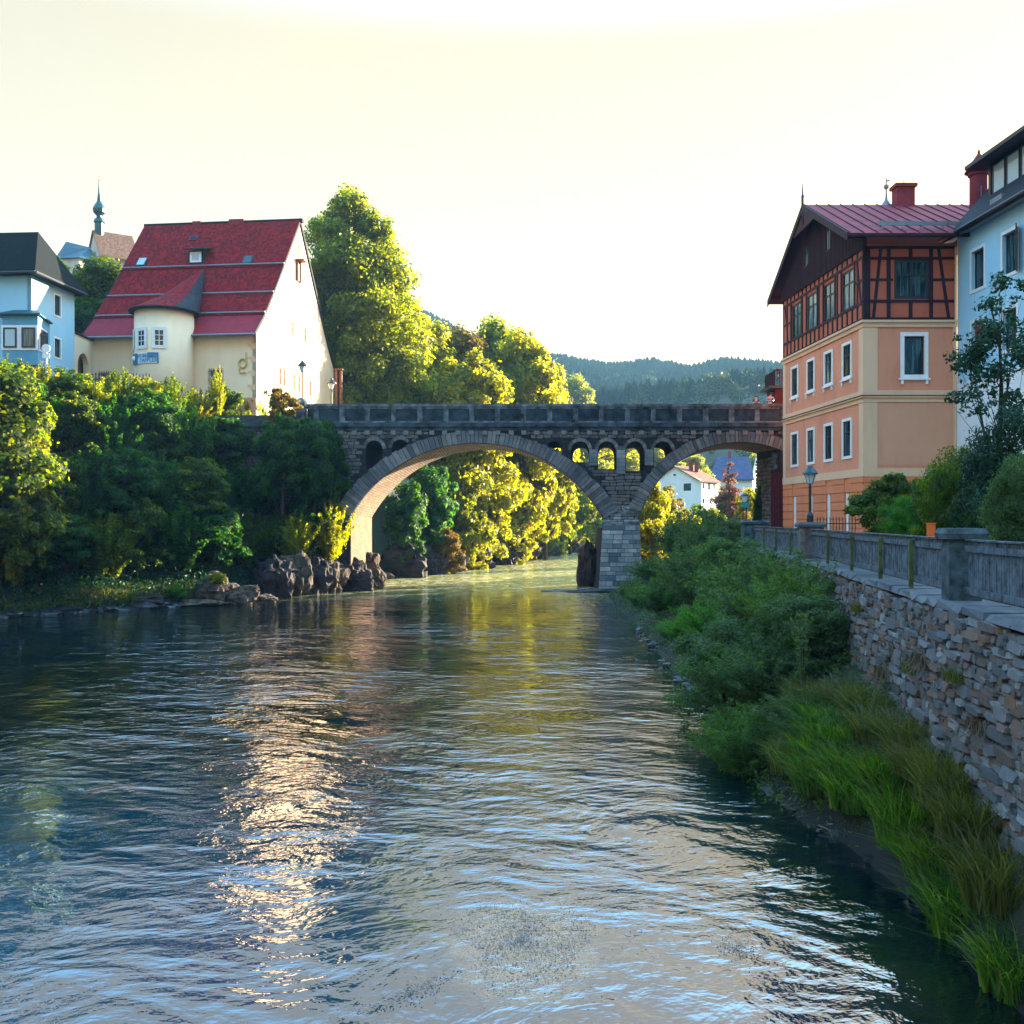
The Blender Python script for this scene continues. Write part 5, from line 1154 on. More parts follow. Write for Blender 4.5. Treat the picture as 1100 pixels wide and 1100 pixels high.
# lantern with a teal direction sign on twin posts near the far pillar
lx, ly = PX(800, 62), 62
ln = thing('signpost_lantern', 'white glass lantern over a teal direction sign on twin poles by the bridge', 'signpost', (lx, ly, 4.7))
MB().tube((lx-.1, ly, 4.5), (lx-.1, ly, PZ(540, 62)), .035).tube((lx+.1, ly, 4.5), (lx+.1, ly, PZ(536, 62)), .035).build('pole', M['iron'], ln)
MB().box(lx-.25, lx+.25, ly-.06, ly-.03, PZ(545, 62), PZ(539.5, 62)).build('sign_panel', M['teal_sign'], ln)
MB().lathe((lx, ly, PZ(539, 62)), [(.12, 0), (.2, .34), (.02, .35)], 6).build('lantern_glass', M['lamp_glass'], ln)
MB().lathe((lx, ly, PZ(539, 62)+.355), [(.27, 0), (.24, .06), (.06, .16)], 8).build('lantern_cap', M['iron'], ln)
# low iron railing and the orange marker behind the fence
ir = thing('iron_railing', 'low black iron railing before the orange house and round hedge', 'railing', (PX(898, 55), 55, 4.7)); mb = MB(); x = PX(878, 55)
while x < PX(922, 55): mb.tube((x, 55, 4.7), (x, 55, 6.35), .022, n=5); mb.lathe((x, 55, 6.35), [(.03, 0), (.005, .12)], 4); x += .17
mb.build('bars', M['iron'], ir); MB().box(PX(876, 55), PX(923, 55), 55.03, 55.06, 6.05, 6.1).box(PX(876, 55), PX(923, 55), 55.03, 55.06, 5.0, 5.05).build('rail', M['iron'], ir)
om = thing('orange_bin', 'small orange litter bin on a post among the hedges', 'bin', (PX(1000, 30), 30, 4.7))
MB().box(PX(996.5, 30), PX(1003.5, 30), 29.9, 30.08, 5.68, 6.16).build('box', M['orange_plastic'], om); MB().tube((PX(1000, 30), 30.1, 4.7), (PX(1000, 30), 30.1, 6.1), .03).build('post', M['iron'], om)
MB().box(PX(996, 30), PX(1004, 30), 29.88, 30.1, 6.165, 6.2).build('lid', M['orange_plastic'], om)

# ------------------------------------------------------------------ houses seen through the right arch
def simple_house(name, label, d, fpx, ridge, mats, windows, base=4):
    pass
D1 = 185.0; wh = thing('white_house', 'white two-storey house with pale red roof seen through the right arch', 'house', (PX(740, D1), D1, 6))
p0, p1 = Vector((PX(708, 194), 194, 0)), Vector((PX(752.5, D1-2), D1-2, 0)); U = (p1-p0).normalized(); Fw = frame(p0, U, (U.y, -U.x, 0)); L = (p1-p0).length
zg = PZ(516, 183); apz = PZ(501, 189)
MB().poly(Fw, [(0, 4), (L, 4), (L, zg), (L*.42, apz), (0, PZ(512, 194))], [rect(L*.60, L*.78, PZ(527, 185), PZ(519, 185))], 0, -.3).build('gable_wall', M['white_wall'], wh)
window(wh, Fw, L*.60, L*.78, PZ(527, 185), PZ(519, 185), M['wood_brown'], M['glass_curtain'], rec=.15, nx=2, rows=())
MB().fbox(Fw, L*.36, L*.42, PZ(511, 189), PZ(509, 189), .01, .05).build('vent', M['dark_frame'], wh)
U2 = Vector((PX(771.5, 189)-p1.x, 189-p1.y, 0)).normalized(); Fs = frame(p1, U2, (U2.y, -U2.x, 0)); L2 = (Vector((PX(771.5, 189), 189, 0))-p1).length
sw = [(L2*.12, 2.3*0+PZ(525.5, 186), .6, 1.0), (L2*.42, PZ(526.5, 186), .8, 1.3), (L2*.72, PZ(525.5, 186), .6, 1.0), (L2*.12, PZ(541, 186), .8, .9), (L2*.5, PZ(541, 186), .8, .9)]
MB().poly(Fs, rect(.01, L2, 4, zg), [rect(u, u+w, v, v+h) for u, v, w, h in sw], 0, -.3).build('side_wall', M['white_wall'], wh)
for u, v, w, h in sw: window(wh, Fs, u, u+w, v, v+h, M['dark_frame'], M['glass'], rec=.1, nx=1, rows=())
for s_, e in ((L+.5, zg-.3), (-.6, PZ(512, 194)-.3)):
    P = []
    for k in (0, .22):
        for (u, z, w) in ((s_, e, .6), (L*.42, apz, .6), (L*.42, apz, 0), (s_, e, 0)):
            q_ = Fw(u, z+k, w) if w else Fw(u, z+k, 0)+U2*(L2+.6); P.append(q_)
    MB().hexa(P).build('roof', M['brown_roof'], wh)
cq = Fw(L*.47, 0, -3); c_ = MB().box(cq.x-.35, cq.x+.35, cq.y-.35, cq.y+.35, apz-1, apz+1.1).build('chimney', M['chimney_red'], wh)
MB().box(cq.x+.7, cq.x+1.3, cq.y-.3, cq.y+.3, apz-1, apz+.9).build('chimney', M['chimney_red'], wh)
D2 = 250.0; b2 = thing('slate_roof_house', 'white gabled house with a big blue-grey roof behind the brown tree', 'house', (PX(785, D2), D2, 8))
xa, xb = PX(762, D2), PX(808, D2); ym = D2+5; ze, zr2 = PZ(515, D2), PZ(492, ym)
MB().hexa([(xa-.5,D2-.6,ze-.3),(xb+.4,D2-.6,ze-.3),(xb+.4,ym,zr2),(xa+3,ym,zr2),(xa-.5,D2-.6,ze),(xb+.4,D2-.6,ze),(xb+.4,ym,zr2+.3),(xa+3,ym,zr2+.3)]).build('roof', M['violet_roof'], b2)
MB().hexa([(xa-.5,D2+10.6,ze-.3),(xb+.4,D2+10.6,ze-.3),(xb+.4,ym,zr2),(xa+3,ym,zr2),(xa-.5,D2+10.6,ze),(xb+.4,D2+10.6,ze),(xb+.4,ym,zr2+.3),(xa+3,ym,zr2+.3)]).build('roof', M['violet_roof'], b2)
MB().box(xa, xb, D2, D2+.3, 5, ze).build('front_wall', M['white_wall'], b2)
Fg = frame((xb, D2, 0), (.35, 1, 0), (1, -.35, 0)); MB().poly(frame((xb, D2, 0), (.45, .9, 0), (.9, -.45, 0)), [(0, 5), (10, 5), (10, ze), (5, zr2), (0, ze)], [rect(3, 3.8, ze-1.5, ze), rect(5.6, 6.4, ze-1.5, ze)], .05, -.3).build('gable_wall', M['white_wall'], b2)
MB().box(PX(782, ym), PX(785, ym), ym-.4, ym+.4, zr2-.5, zr2+1.6).build('chimney', M['chimney_red'], b2)

# ------------------------------------------------------------------ two people leaning on the parapet
def skin_body(name, joints, edges, mat, par, sub=2):
    me = bpy.data.meshes.new(name); me.from_pydata([j[:3] for j in joints], edges, []); ob = bpy.data.objects.new(name, me); sc.collection.objects.link(ob)
    md = ob.modifiers.new('skin', 'SKIN'); 
    if not me.skin_vertices: me.attributes  # layer appears with the modifier
    bm = bmesh.new(); bm.from_mesh(me); ly_ = bm.verts.layers.skin.verify()
    for i, v in enumerate(bm.verts): v[ly_].radius = (joints[i][3], joints[i][3] if len(joints[i]) < 5 else joints[i][4]); v[ly_].use_root = i == 0
    bm.to_mesh(me); bm.free(); ss = ob.modifiers.new('sub', 'SUBSURF'); ss.levels = sub; ss.render_levels = sub
    bpy.context.view_layer.update(); m2 = bpy.data.meshes.new_from_object(ob.evaluated_get(bpy.context.evaluated_depsgraph_get()))
    bpy.data.objects.remove(ob); m2.name = name; m2.materials.clear(); m2.materials.append(mat); m2.shade_smooth()
    o = bpy.data.objects.new(name, m2); sc.collection.objects.link(o); o.parent = par; return o
def person(label, x, y, z, h, lean, shirt, trousers, hat=False):
    t = thing('person', label, 'person', (x, y, z)); s = h/1.75; f = -1
    J = [(0,0,.95,.14,.11),(0,0,1.2,.14,.10),(0,f*lean*.4,1.42,.17,.11),(0,f*lean*.6,1.52,.06),(0,f*lean*.75,1.6,.075,.085),(0,f*lean*.8,1.68,.08,.095),(0,f*lean*.8,1.75,.05,.06),
         (-.2,f*lean*.4,1.43,.06),(-.27,f*(lean*.4+.1),1.18,.048),(-.12,f*(lean*.4+.38),1.12,.035),(-.05,f*(lean*.4+.46),1.12,.03),
         (.2,f*lean*.4,1.43,.06),(.27,f*(lean*.4+.1),1.18,.048),(.12,f*(lean*.4+.38),1.12,.035),(.05,f*(lean*.4+.46),1.12,.03),
         (-.1,0,.86,.095),(-.11,.0,.48,.065),(-.11,.02,.08,.045),(-.11,f*.16,.04,.04),(.1,0,.86,.095),(.12,0,.48,.065),(.13,.04,.08,.045),(.13,f*.12,.04,.04)]
    J = [tuple(c*s for c in j) for j in J]
    E = [(0,1),(1,2),(2,3),(3,4),(4,5),(5,6),(2,7),(7,8),(8,9),(9,10),(2,11),(11,12),(12,13),(13,14),(0,15),(15,16),(16,17),(17,18),(0,19),(19,20),(20,21),(21,22)]
    skin_body('body', J, E, M['skin'], t)
    T = [(0,0,.98,.165,.13),(0,0,1.2,.165,.125),(0,f*lean*.4,1.42,.185,.13),(-.2,f*lean*.4,1.43,.085),(-.27,f*(lean*.4+.1),1.2,.07),(.2,f*lean*.4,1.43,.085),(.27,f*(lean*.4+.1),1.2,.07)]
    skin_body('shirt', [tuple(c*s for c in j) for j in T], [(0,1),(1,2),(2,3),(3,4),(2,5),(5,6)], shirt, t)
    Lg = [(0,0,.95,.15,.12),(-.1,0,.86,.115),(-.11,0,.48,.085),(-.11,.02,.1,.07),(.1,0,.86,.115),(.12,0,.48,.085),(.13,.04,.1,.07)]
    skin_body('trousers', [tuple(c*s for c in j) for j in Lg], [(0,1),(1,2),(2,3),(0,4),(4,5),(5,6)], trousers, t)
    hr = MB().lathe((x, y+f*lean*.8*s+.015, z+1.63*s), [(.085*s, 0), (.108*s, .05*s), (.10*s, .11*s), (.06*s, .155*s), (.01*s, .165*s)], 12).build('hair', M['hair'], t, smooth=True)
    if hat: MB().lathe((x, y+f*lean*.8*s, z+1.70*s), [(.2*s, 0), (.2*s, .015*s), (.11*s, .03*s), (.10*s, .12*s), (.02*s, .13*s)], 14).build('hat', M['dark_cloth'], t)
person('person in dark top with blue sleeves leaning on the parapet, left of the pair', PX(812, 91), 91.1, 15.5, 1.78, .15, M['dark_cloth'], M['dark_cloth'])
person('person in light blue shirt leaning over the parapet beside the red kiosk', PX(827, 91), 91.1, 15.5, 2.0, .35, M['blue_cloth'], M['dark_cloth'], True)
# ------------------------------------------------------------------ vegetation
def lobes_round(r, h, base, seed, n=7, spread=.55):
    q = random.Random(seed); L = [(0, 0, base+(h-base)*.52, r*.74, r*.74, (h-base)*.46)]
    for i in range(n):
        a = 2*math.pi*i/n+q.uniform(-.4, .4); zz = base+(h-base)*q.uniform(.12, .8); k = 1-.35*((zz-base)/(h-base))
        L.append((math.cos(a)*r*spread*k, math.sin(a)*r*spread*k, zz, r*.5*q.uniform(.75, 1.15), r*.5*q.uniform(.75, 1.15), (h-base)*.2*q.uniform(.8, 1.3)))
    L.append((q.uniform(-.2, .2)*r, q.uniform(-.2, .2)*r, h-(h-base)*.16, r*.4, r*.4, (h-base)*.16)); return L
Ptree = [Proto(lobes_round(5.5, 20, 3.5, s, 9), 60000, .46, M['leaf_mid'], s, 5, .38, sub=30, subr=.30) for s in (1, 2)]
Pbush = [Proto(lobes_round(2.3, 4.4, .1, s, 7), 13000, .21, M['leaf_mid'], s, .5, .12, sub=13, subr=.32) for s in (11, 12, 13)]
Pbank = [Proto(lobes_round(3.3, 8, .3, s, 9), 26000, .29, M['leaf_dark'], s, 1, .2, sub=15, subr=.30) for s in (21, 22, 23)]
class StemProto:
    def __init__(s, r, h, ns, nl, size, mat, seed, rad=.016):
        g = np.random.default_rng(seed); mb = MB(); P = []; Nn = []
        for k in range(ns):
            a = g.uniform(0, 6.283); sp = r*g.uniform(.15, 1.0); H = h*g.uniform(.55, 1.05)*(1-.35*sp/r); b = Vector((math.cos(a)*r*.25*g.random(), math.sin(a)*r*.25*g.random(), -.1))
            e = Vector((math.cos(a)*sp, math.sin(a)*sp, H)); m_ = b*.5+Vector((e.x*.35, e.y*.35, H*.58))
            if k % 3 == 0: limb(mb, [b, m_, e], rad, rad*.25, 4)
            t = g.uniform(.18, 1.02, nl)**.8; t = t[:, None]; B, Mm, E = map(np.array, (b, m_, e)); c = B*(1-t)**2+2*Mm*t*(1-t)+E*t**2
            c = c+g.normal(size=(nl, 3))*np.array([.10, .10, .09])*(r/2)*(1.25-t*.7); P.append(c); Nn.append(unit(g.normal(size=(nl, 3))+np.array([math.cos(a)*.4, math.sin(a)*.4, .5])))
        P = np.concatenate(P); Nn = np.concatenate(Nn); V_, Q_ = leaf_quads(P, Nn, size, g, .38, .25); s.c = np_mesh('crown', V_, Q_, mat)
        me = bpy.data.meshes.new('stems'); me.from_pydata([tuple(v) for v in mb.v], [], mb.f); me.materials.append(M['bark']); me.update(); s.t = me
Psb = [StemProto(2.3, 4.4, 70, 150, .22, M['leaf_mid'], s_, .02) for s_ in (95, 96)]
Psk = [StemProto(3.3, 8, 110, 240, .30, M['leaf_dark'], s_, .035) for s_ in (97, 98)]
def find(px, zb, y0=58, y1=140):
    ys = np.arange(y0, y1, .25); h = ground((px-550)*ys/1100, ys); k = np.nonzero(h >= zb)[0]
    return float(ys[k[0]]) if len(k) else y1
def put(p, name, label, cat, px, d, top=None, wid=None, h0=20, r0=5.5, mat=None, group=None, zb=None, seed=0, zs=None):
    """plant prototype p so that its top reaches photo row 'top' and it is 'wid' metres in radius"""
    x = PX(px, d); z = gz(x, d)-.15 if zb is None else zb; s = (PZ(top, d)-z)/h0 if top else zs
    w = (wid/r0) if wid else s; q = random.Random(seed+int(px*7+d))
    return plant(p, name, label, cat, (x, d, z), group, (w, w, s), q.uniform(0, 6.28), mat)
# left bank: every shrub its own thing, in four rows up the slope
rows = [('lowest', 1.7, [-8, 32, 72, 112, 150, 190, 228, 262, 296], 6.0, 2.6), ('second', 5.2, [8, 50, 92, 130, 168, 210, 246, 284, 318], 6.6, 2.9),
        ('third', 9.6, [-4, 36, 78, 118, 160, 200, 238, 276, 308, 338], 6.4, 2.7), ('uppermost', 14.6, [14, 44, 74, 100, 128, 156, 184, 212, 240, 268, 290], 3.5, 1.9)]
ordn = ['first', 'second', 'third', 'fourth', 'fifth', 'sixth', 'seventh', 'eighth', 'ninth', 'tenth', 'eleventh']
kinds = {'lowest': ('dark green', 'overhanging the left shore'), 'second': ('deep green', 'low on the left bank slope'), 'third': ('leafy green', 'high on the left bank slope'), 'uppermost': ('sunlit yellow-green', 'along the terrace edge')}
for ri, (rn, zb, pxs, hh, rr_) in enumerate(rows):
    for i, px in enumerate(pxs):
        q = random.Random(ri*50+i); d = find(px, zb)
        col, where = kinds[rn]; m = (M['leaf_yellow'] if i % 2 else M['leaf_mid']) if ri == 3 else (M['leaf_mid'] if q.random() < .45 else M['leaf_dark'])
        P = (Psb[i % 2] if i % 3 != 2 else Pbush[i % 3]) if ri == 3 else (Psk[i % 2] if (i+ri) % 2 else Pbank[(i+ri) % 3]); h0, r0 = (4.4, 2.3) if ri == 3 else (8, 3.3)
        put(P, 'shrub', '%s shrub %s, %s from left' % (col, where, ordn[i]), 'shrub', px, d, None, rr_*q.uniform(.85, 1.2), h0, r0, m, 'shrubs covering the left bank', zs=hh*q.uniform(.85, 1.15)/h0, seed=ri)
put(Ptree[0], 'tree', 'tall leafy tree at the far left edge, sunlit down its side', 'tree', -4, 68, 392, 4.6, mat=M['leaf_mid'])
put(Pbank[0], 'shrub', 'bright yellow-green shrub at the far left edge beside the tall tree', 'shrub', 26, 70, 455, 2.2, 8, 3.3, mat=M['leaf_yellow'])
put(Pbush[0], 'shrub', 'orange-tinged shrub beside the domed parapet post', 'shrub', 303, 87.5, 418, 1.7, 4.4, 2.3, mat=M['leaf_autumn'], zb=14.2)
put(Psb[0], 'shrub', 'slim young shrub before the barred window of the yellow house', 'shrub', 234, 90, 392, .8, 4.4, 2.3, mat=M['leaf_yellow'], zb=15.2)
put(Psb[0], 'shrub', 'bright yellow shrub at the foot of the arch, sunlit', 'shrub', 356, 88.5, 528, 2.3, 4.4, 2.3, mat=M['leaf_yellow'], zb=2.4)
put(Psb[1], 'shrub', 'sunlit shrub on the rocks left of the bright arch shrub', 'shrub', 318, 86.5, 545, 2.2, 4.4, 2.3, mat=M['leaf_yellow'], zb=2.2)
put(Pbank[1], 'shrub', 'dark creeper covered shrub against the left bridge abutment', 'shrub', 352, 89, 452, 2.0, 8, 3.3, mat=M['leaf_dark'], zb=7.5)
put(Pbank[2], 'shrub', 'dark leafy shrub high against the left end of the bridge', 'shrub', 326, 87, 448, 2.4, 8, 3.3, mat=M['leaf_dark'], zb=8.5)
put(Pbank[0], 'shrub', 'dark shrub below the round parapet post', 'shrub', 303, 86, 446, 2.6, 8, 3.3, mat=M['leaf_dark'], zb=7.5)
put(Pbank[1], 'shrub', 'dark shrub halfway up the left abutment', 'shrub', 338, 88, 485, 2.2, 8, 3.3, mat=M['leaf_dark'], zb=4)
put(Pbush[1], 'shrub', 'small yellow plant on the shore boulders, sunlit', 'shrub', 190, 74.6, 628, 1.0, 4.4, 2.3, mat=M['leaf_lime'], zb=.5)
put(Pbush[2], 'shrub', 'tiny leafy plant on top of the brown shore boulder', 'shrub', 234, 76, 614, .8, 4.4, 2.3, mat=M['leaf_yellow'], zb=1.4)
# trees behind the houses and beyond the bridge
Pbig = Proto([(0,0,9,7.2,6.4,6),(-2.2,1,14,6.2,6,5.5),(2.4,-1,14,6.4,6,5.5),(-1.6,-1,20,6.0,5.6,5),(2.0,1,20,6.0,5.6,5.2),(-1.0,0,25,5.2,5,4.8),(1.0,-1,25.5,4.8,4.6,4.2),(-.6,.4,28.6,3.6,3.4,3.2),(4.2,1,9,5.6,5,6),(-4.2,2,9,4.6,4.6,6),(0,-2,17,5.5,5,7)], 120000, .46, M['leaf_gold'], 41, 6, .55, sub=40, subr=.31)
plant(Pbig, 'tree', 'very tall broad tree rising right of the yellow house gable', 'tree', (PX(379, 125), 125, 15.2), None, (.95, .95, 1.0), 0)
put(Ptree[0], 'tree', 'dark green tree with a lit top between blue house, church and yellow house', 'tree', 108, 112, 278, 4.9, mat=M['leaf_mid'])
put(Ptree[1], 'tree', 'shaded dark tree low between blue house and yellow roof', 'tree', 86, 108, 318, 4.0, mat=M['leaf_dark'])
put(Ptree[1], 'tree', 'small tree on the church hill at the left end of the chancel', 'tree', 56, 172, 277, 3.5, mat=M['leaf_dark'])
for px, d, top, w, m, lab in [(414,134,312,6.5,'leaf_yellow','golden tree at the right foot of the very tall tree'),(448,140,338,7.5,'leaf_yellow','rounded golden tree second right of the very tall tree'),(482,146,356,7.5,'leaf_autumn','orange tinged tree in the middle of the golden group'),
        (505,132,382,7,'leaf_yellow','low golden tree just behind the parapet above the arch crown'),(534,152,344,6.4,'leaf_gold','airy green topped tree standing highest of the golden group'),(562,146,362,7,'leaf_yellow','golden tree right of the airy topped tree'),(586,158,384,5.5,'leaf_yellow','outermost golden tree at the right end of the group')]:
    put(Ptree[int(px) % 2], 'tree', lab, 'tree', px, d, top, w, mat=M[m], group='golden trees beyond the bridge')
for px, d, top, w, m, lab in [(436,113,520,3.0,'leaf_dark','dark shrub beside the far foot of the river arch'),(462,121,500,4,'leaf_dark','dark leafy tree inside the left of the river arch'),(492,128,488,4.6,'leaf_gold','green tree seen through the arch, second from its left'),(520,138,492,5,'leaf_yellow','bright yellow tree in the middle of the river arch'),
        (552,150,485,5.6,'leaf_yellow','yellow tree seen through the arch right of the middle'),(580,166,478,6,'leaf_gold','green tree in the right half of the river arch'),(612,185,490,6,'leaf_gold','green tree farthest right behind the river arch'),(640,210,535,5,'leaf_yellow','distant sunlit tree beside the pier edge'),
        (478,119,568,2.4,'leaf_autumn','reddish bush over the rocks behind the arch'),(508,130,552,3.2,'leaf_yellow','low bright bush hanging over the far bank rocks'),(540,144,548,3.6,'leaf_yellow','low sunlit bush right of the arch middle'),(575,163,555,3.6,'leaf_mid','low green bush on the far bank bend'),(612,196,566,3.6,'leaf_yellow','low pale yellow bush at the river bend')]:
    put(Pbank[int(px) % 3], 'tree' if w > 3.7 else 'bush', lab, 'tree' if w > 3.7 else 'bush', px, d, top, w, 8, 3.3, M[m], 'trees and bushes on the far left bank')
for px, d, top, w, lab in [(628,216,452,8,'golden tree seen through the small arch openings, left one'),(655,236,450,8,'golden tree seen through the small arch openings, middle one'),(688,262,450,9,'golden tree seen through the small arch openings, right one')]:
    put(Ptree[int(px) % 2], 'tree', lab, 'tree', px, d, top, w, mat=M['leaf_yellow'], group='golden trees far behind the bridge')
# upstream right bank, seen through the right arch
for px, d, top, w, m, lab in [(700,108,512,2.4,'leaf_yellow','bright yellow bush just right of the pier under the arch'),(716,116,520,2.6,'leaf_autumn','bush with a dark brown heart below the white house'),(735,112,548,2.6,'leaf_yellow','yellow bush before the white house'),
        (698,100,556,2.2,'leaf_yellow','low sunlit bush at the right foot of the pier'),(752,122,540,2.2,'leaf_mid','green bush below the right corner of the white house'),(766,128,545,2.4,'leaf_yellow','small yellow bush below the brown tree'),
        (806,125,522,2.3,'leaf_yellow','yellow leafed tree behind the lantern signpost'),(818,96,520,1.0,'leaf_dark','dark climbing bush at the abutment under the right arch'),(800,112,548,2.0,'leaf_autumn','rusty low bush behind the lantern signpost')]:
    put(Pbush[int(px) % 3], 'bush', lab, 'bush', px, d, top, w, 4.4, 2.3, M[m], 'bushes beyond the right arch')
Pcon = Proto([(0,0,1.5+i*1.25,2.6*(1-i/9.5),2.6*(1-i/9.5),.9) for i in range(9)], 26000, .28, M['leaf_brown'], 51, 1, .2, sub=26, subr=.5)
put(Pcon, 'tree', 'pointed brownish tree between the white house and the blue-grey roof', 'tree', 783, 150, 496, 3.4, 12.2, 2.6, M['leaf_brown'])
for px, d, top, w, lab in [(722,260,492,6,'yellow green tree on the slope behind the white house'),(742,275,487,6,'pale green tree behind the white house roof'),(756,240,505,4,'rounded tree between the two far houses'),(818,290,488,6,'tree behind the blue-grey roofed house')]:
    put(Ptree[int(px) % 2], 'tree', lab, 'tree', px, d, top, w, mat=M['leaf_yellow'], group='trees behind the far houses')
# right bank below the wall: willow shrubs
Pwil = [Proto(lobes_round(2.3, 4.4, .1, s, 9), 26000, .125, M['leaf_willow'], s, .5, .07, sub=22, subr=.27, aspect=.42, loose=.2) for s in (61, 62)]
Pst = [StemProto(2.3, 4.4, 130, 230, .125, M['leaf_willow'], s_) for s_ in (91, 92)]
W = [(735,72,548,3.0,'leaf_willow','grey-green willow shrub before the pier base'),(706,74,596,2.6,'leaf_willow','low spreading willow right of the pier'),(768,64,540,2.6,'leaf_willow','tall willow shrub below the white house'),(792,60,558,2.1,'leaf_willow','willow shrub next to the far fence end'),
     (714,58,612,2.3,'leaf_willow','willow shrub leaning over the water past the lime bush'),(752,54,572,2.9,'leaf_willow','mid-bank willow shrub under the fence end'),(741,46,655,1.7,'leaf_lime','bright lime-green bush at the water edge'),(792,46,578,2.5,'leaf_willow','willow shrub against the far river wall'),
     (770,41,634,2.0,'leaf_lime','lime-green shrub half hidden behind the big willow'),(815,36,575,2.8,'leaf_willow','biggest willow shrub, centre of the right bank'),(856,32,590,2.2,'leaf_willow','willow shrub between the biggest willow and the wall'),(780,31,664,2.0,'leaf_willow','willow shrub hanging over the dark water'),
     (822,29,672,2.1,'leaf_willow','low willow shrub in front of the biggest willow'),(802,25.5,745,1.5,'leaf_willow','lowest willow shrub, its leaves touching the water'),(862,25,738,1.5,'leaf_willow','small scrubby willow above the driftwood'),(876,29,640,1.7,'leaf_willow','small willow shrub at the wall foot'),
     (690,66,628,1.5,'leaf_willow','low dark shrub between the round bush and the lime bush'),(722,50,668,1.3,'leaf_willow','low shrub at the waterline below the lime bush'),(752,36,742,1.2,'leaf_willow','low shrub hanging in the water left of the biggest willow')]
for k, (px, d, top, w, m, lab) in enumerate(W): put(Pwil[0] if k % 4 == 3 else Pst[k % 2], 'willow_shrub', lab, 'shrub', px, d, top, w, 4.4, 2.3, M['leaf_bush' if m == 'leaf_willow' and k % 3 == 1 else m], 'willow shrubs on the right bank')
put(Pbush[1], 'bush', 'low round dark bush standing alone at the water by the pier', 'bush', 683, 76, 626, 1.5, 4.4, 2.3, M['leaf_mid'], zb=.0)
# thin saplings in front of the wall
def sapling(px, d, top, lab, seed):
    x = PX(px, d); z0 = gz(x, d); h = PZ(top, d)-z0; q = random.Random(seed); t = thing('sapling', lab, 'sapling', (x, d, z0), 'saplings before the river wall')
    mb = MB(); P = []
    for k in range(4):
        a = q.uniform(0, 6.28); e = Vector((math.cos(a)*h*.18, math.sin(a)*h*.18, h*q.uniform(.75, 1))); m_ = e*.5+Vector((0, 0, .1*h))
        limb(mb, [Vector((x, d, z0-.1)), Vector((x, d, z0))+m_, Vector((x, d, z0))+e], .018, .005, 4)
        for i in range(130):
            s = q.uniform(.25, 1.05); c = m_*(2*s) if s < .5 else m_+(e-m_)*(2*s-1); P.append([c.x+q.gauss(0, .09), c.y+q.gauss(0, .09), c.z+q.gauss(0, .07)])
    mb.build('stem', M['bark'], t); g = np.random.default_rng(seed); P = np.array(P); Vf, Qf = leaf_quads(P, unit(g.normal(size=(len(P), 3))+[0, 0, .5]), .1, g, .45)
    o = bpy.data.objects.new('foliage', np_mesh('foliage', Vf, Qf, M['leaf_willow'])); sc.collection.objects.link(o); o.parent = t
sapling(842, 36, 583, 'slender sapling rising in front of the lamp pillar', 1); sapling(880, 31, 600, 'slender sapling before the fence right of the lamp pillar', 2)
sapling(812, 44, 590, 'thin sapling against the far river wall', 3); sapling(862, 27, 640, 'thin twiggy sapling low before the rubble wall', 4)
# garden plants behind the fence
put(Pbush[0], 'hedge', 'round dark green clipped hedge before the orange house', 'hedge', 949, 52, 511, 2.0, 4.4, 2.3, M['leaf_mid'], zb=4.6)
put(Pwil[0], 'hedge', 'pale green feathery hedge in front of the round dark one', 'hedge', 972, 44, 532, 1.4, 4.4, 2.3, M['leaf_lime'], zb=4.6)
put(Pwil[1], 'hedge', 'brownish green tall hedge left of the dark evergreen', 'hedge', 1034, 37, 476, 1.9, 4.4, 2.3, M['leaf_mid'], zb=4.6)
put(Pwil[0], 'hedge', 'dark evergreen hedge behind the nearest pillar', 'hedge', 1014, 39, 500, 1.6, 4.4, 2.3, M['leaf_dark'], zb=4.6)
put(Pwil[1], 'hedge', 'dense dark evergreen hedge at the right edge', 'hedge', 1082, 31, 432, 1.75, 4.4, 2.3, M['leaf_shadow'], zb=4.6)
put(Pwil[0], 'hedge', 'mixed green hedge in the lower right corner behind the fence', 'hedge', 1098, 27, 490, 1.2, 4.4, 2.3, M['leaf_willow'], zb=4.6)
gt = Proto([(0,0,6.6,1.5,1.5,1.3),(-.9,0,5.2,1.1,1.1,.8),(.9,.2,8.0,1.3,1.2,1.0),(-.3,-.3,8.7,1.0,1,.8),(.6,0,4.6,1.2,1.2,.9),(-1.1,.2,6.9,.9,.9,.7),(1.4,0,6.4,1.2,1.2,1.0)], 4800, .17, M['leaf_shadow'], 71, 3, .10, sub=14, subr=.30, aspect=.5, loose=.3)
plant(gt, 'garden_tree', 'thin leafed garden tree with open branches before the pale blue house', 'tree', (PX(1075, 34), 34, 4.7), None, 1.02, .4)
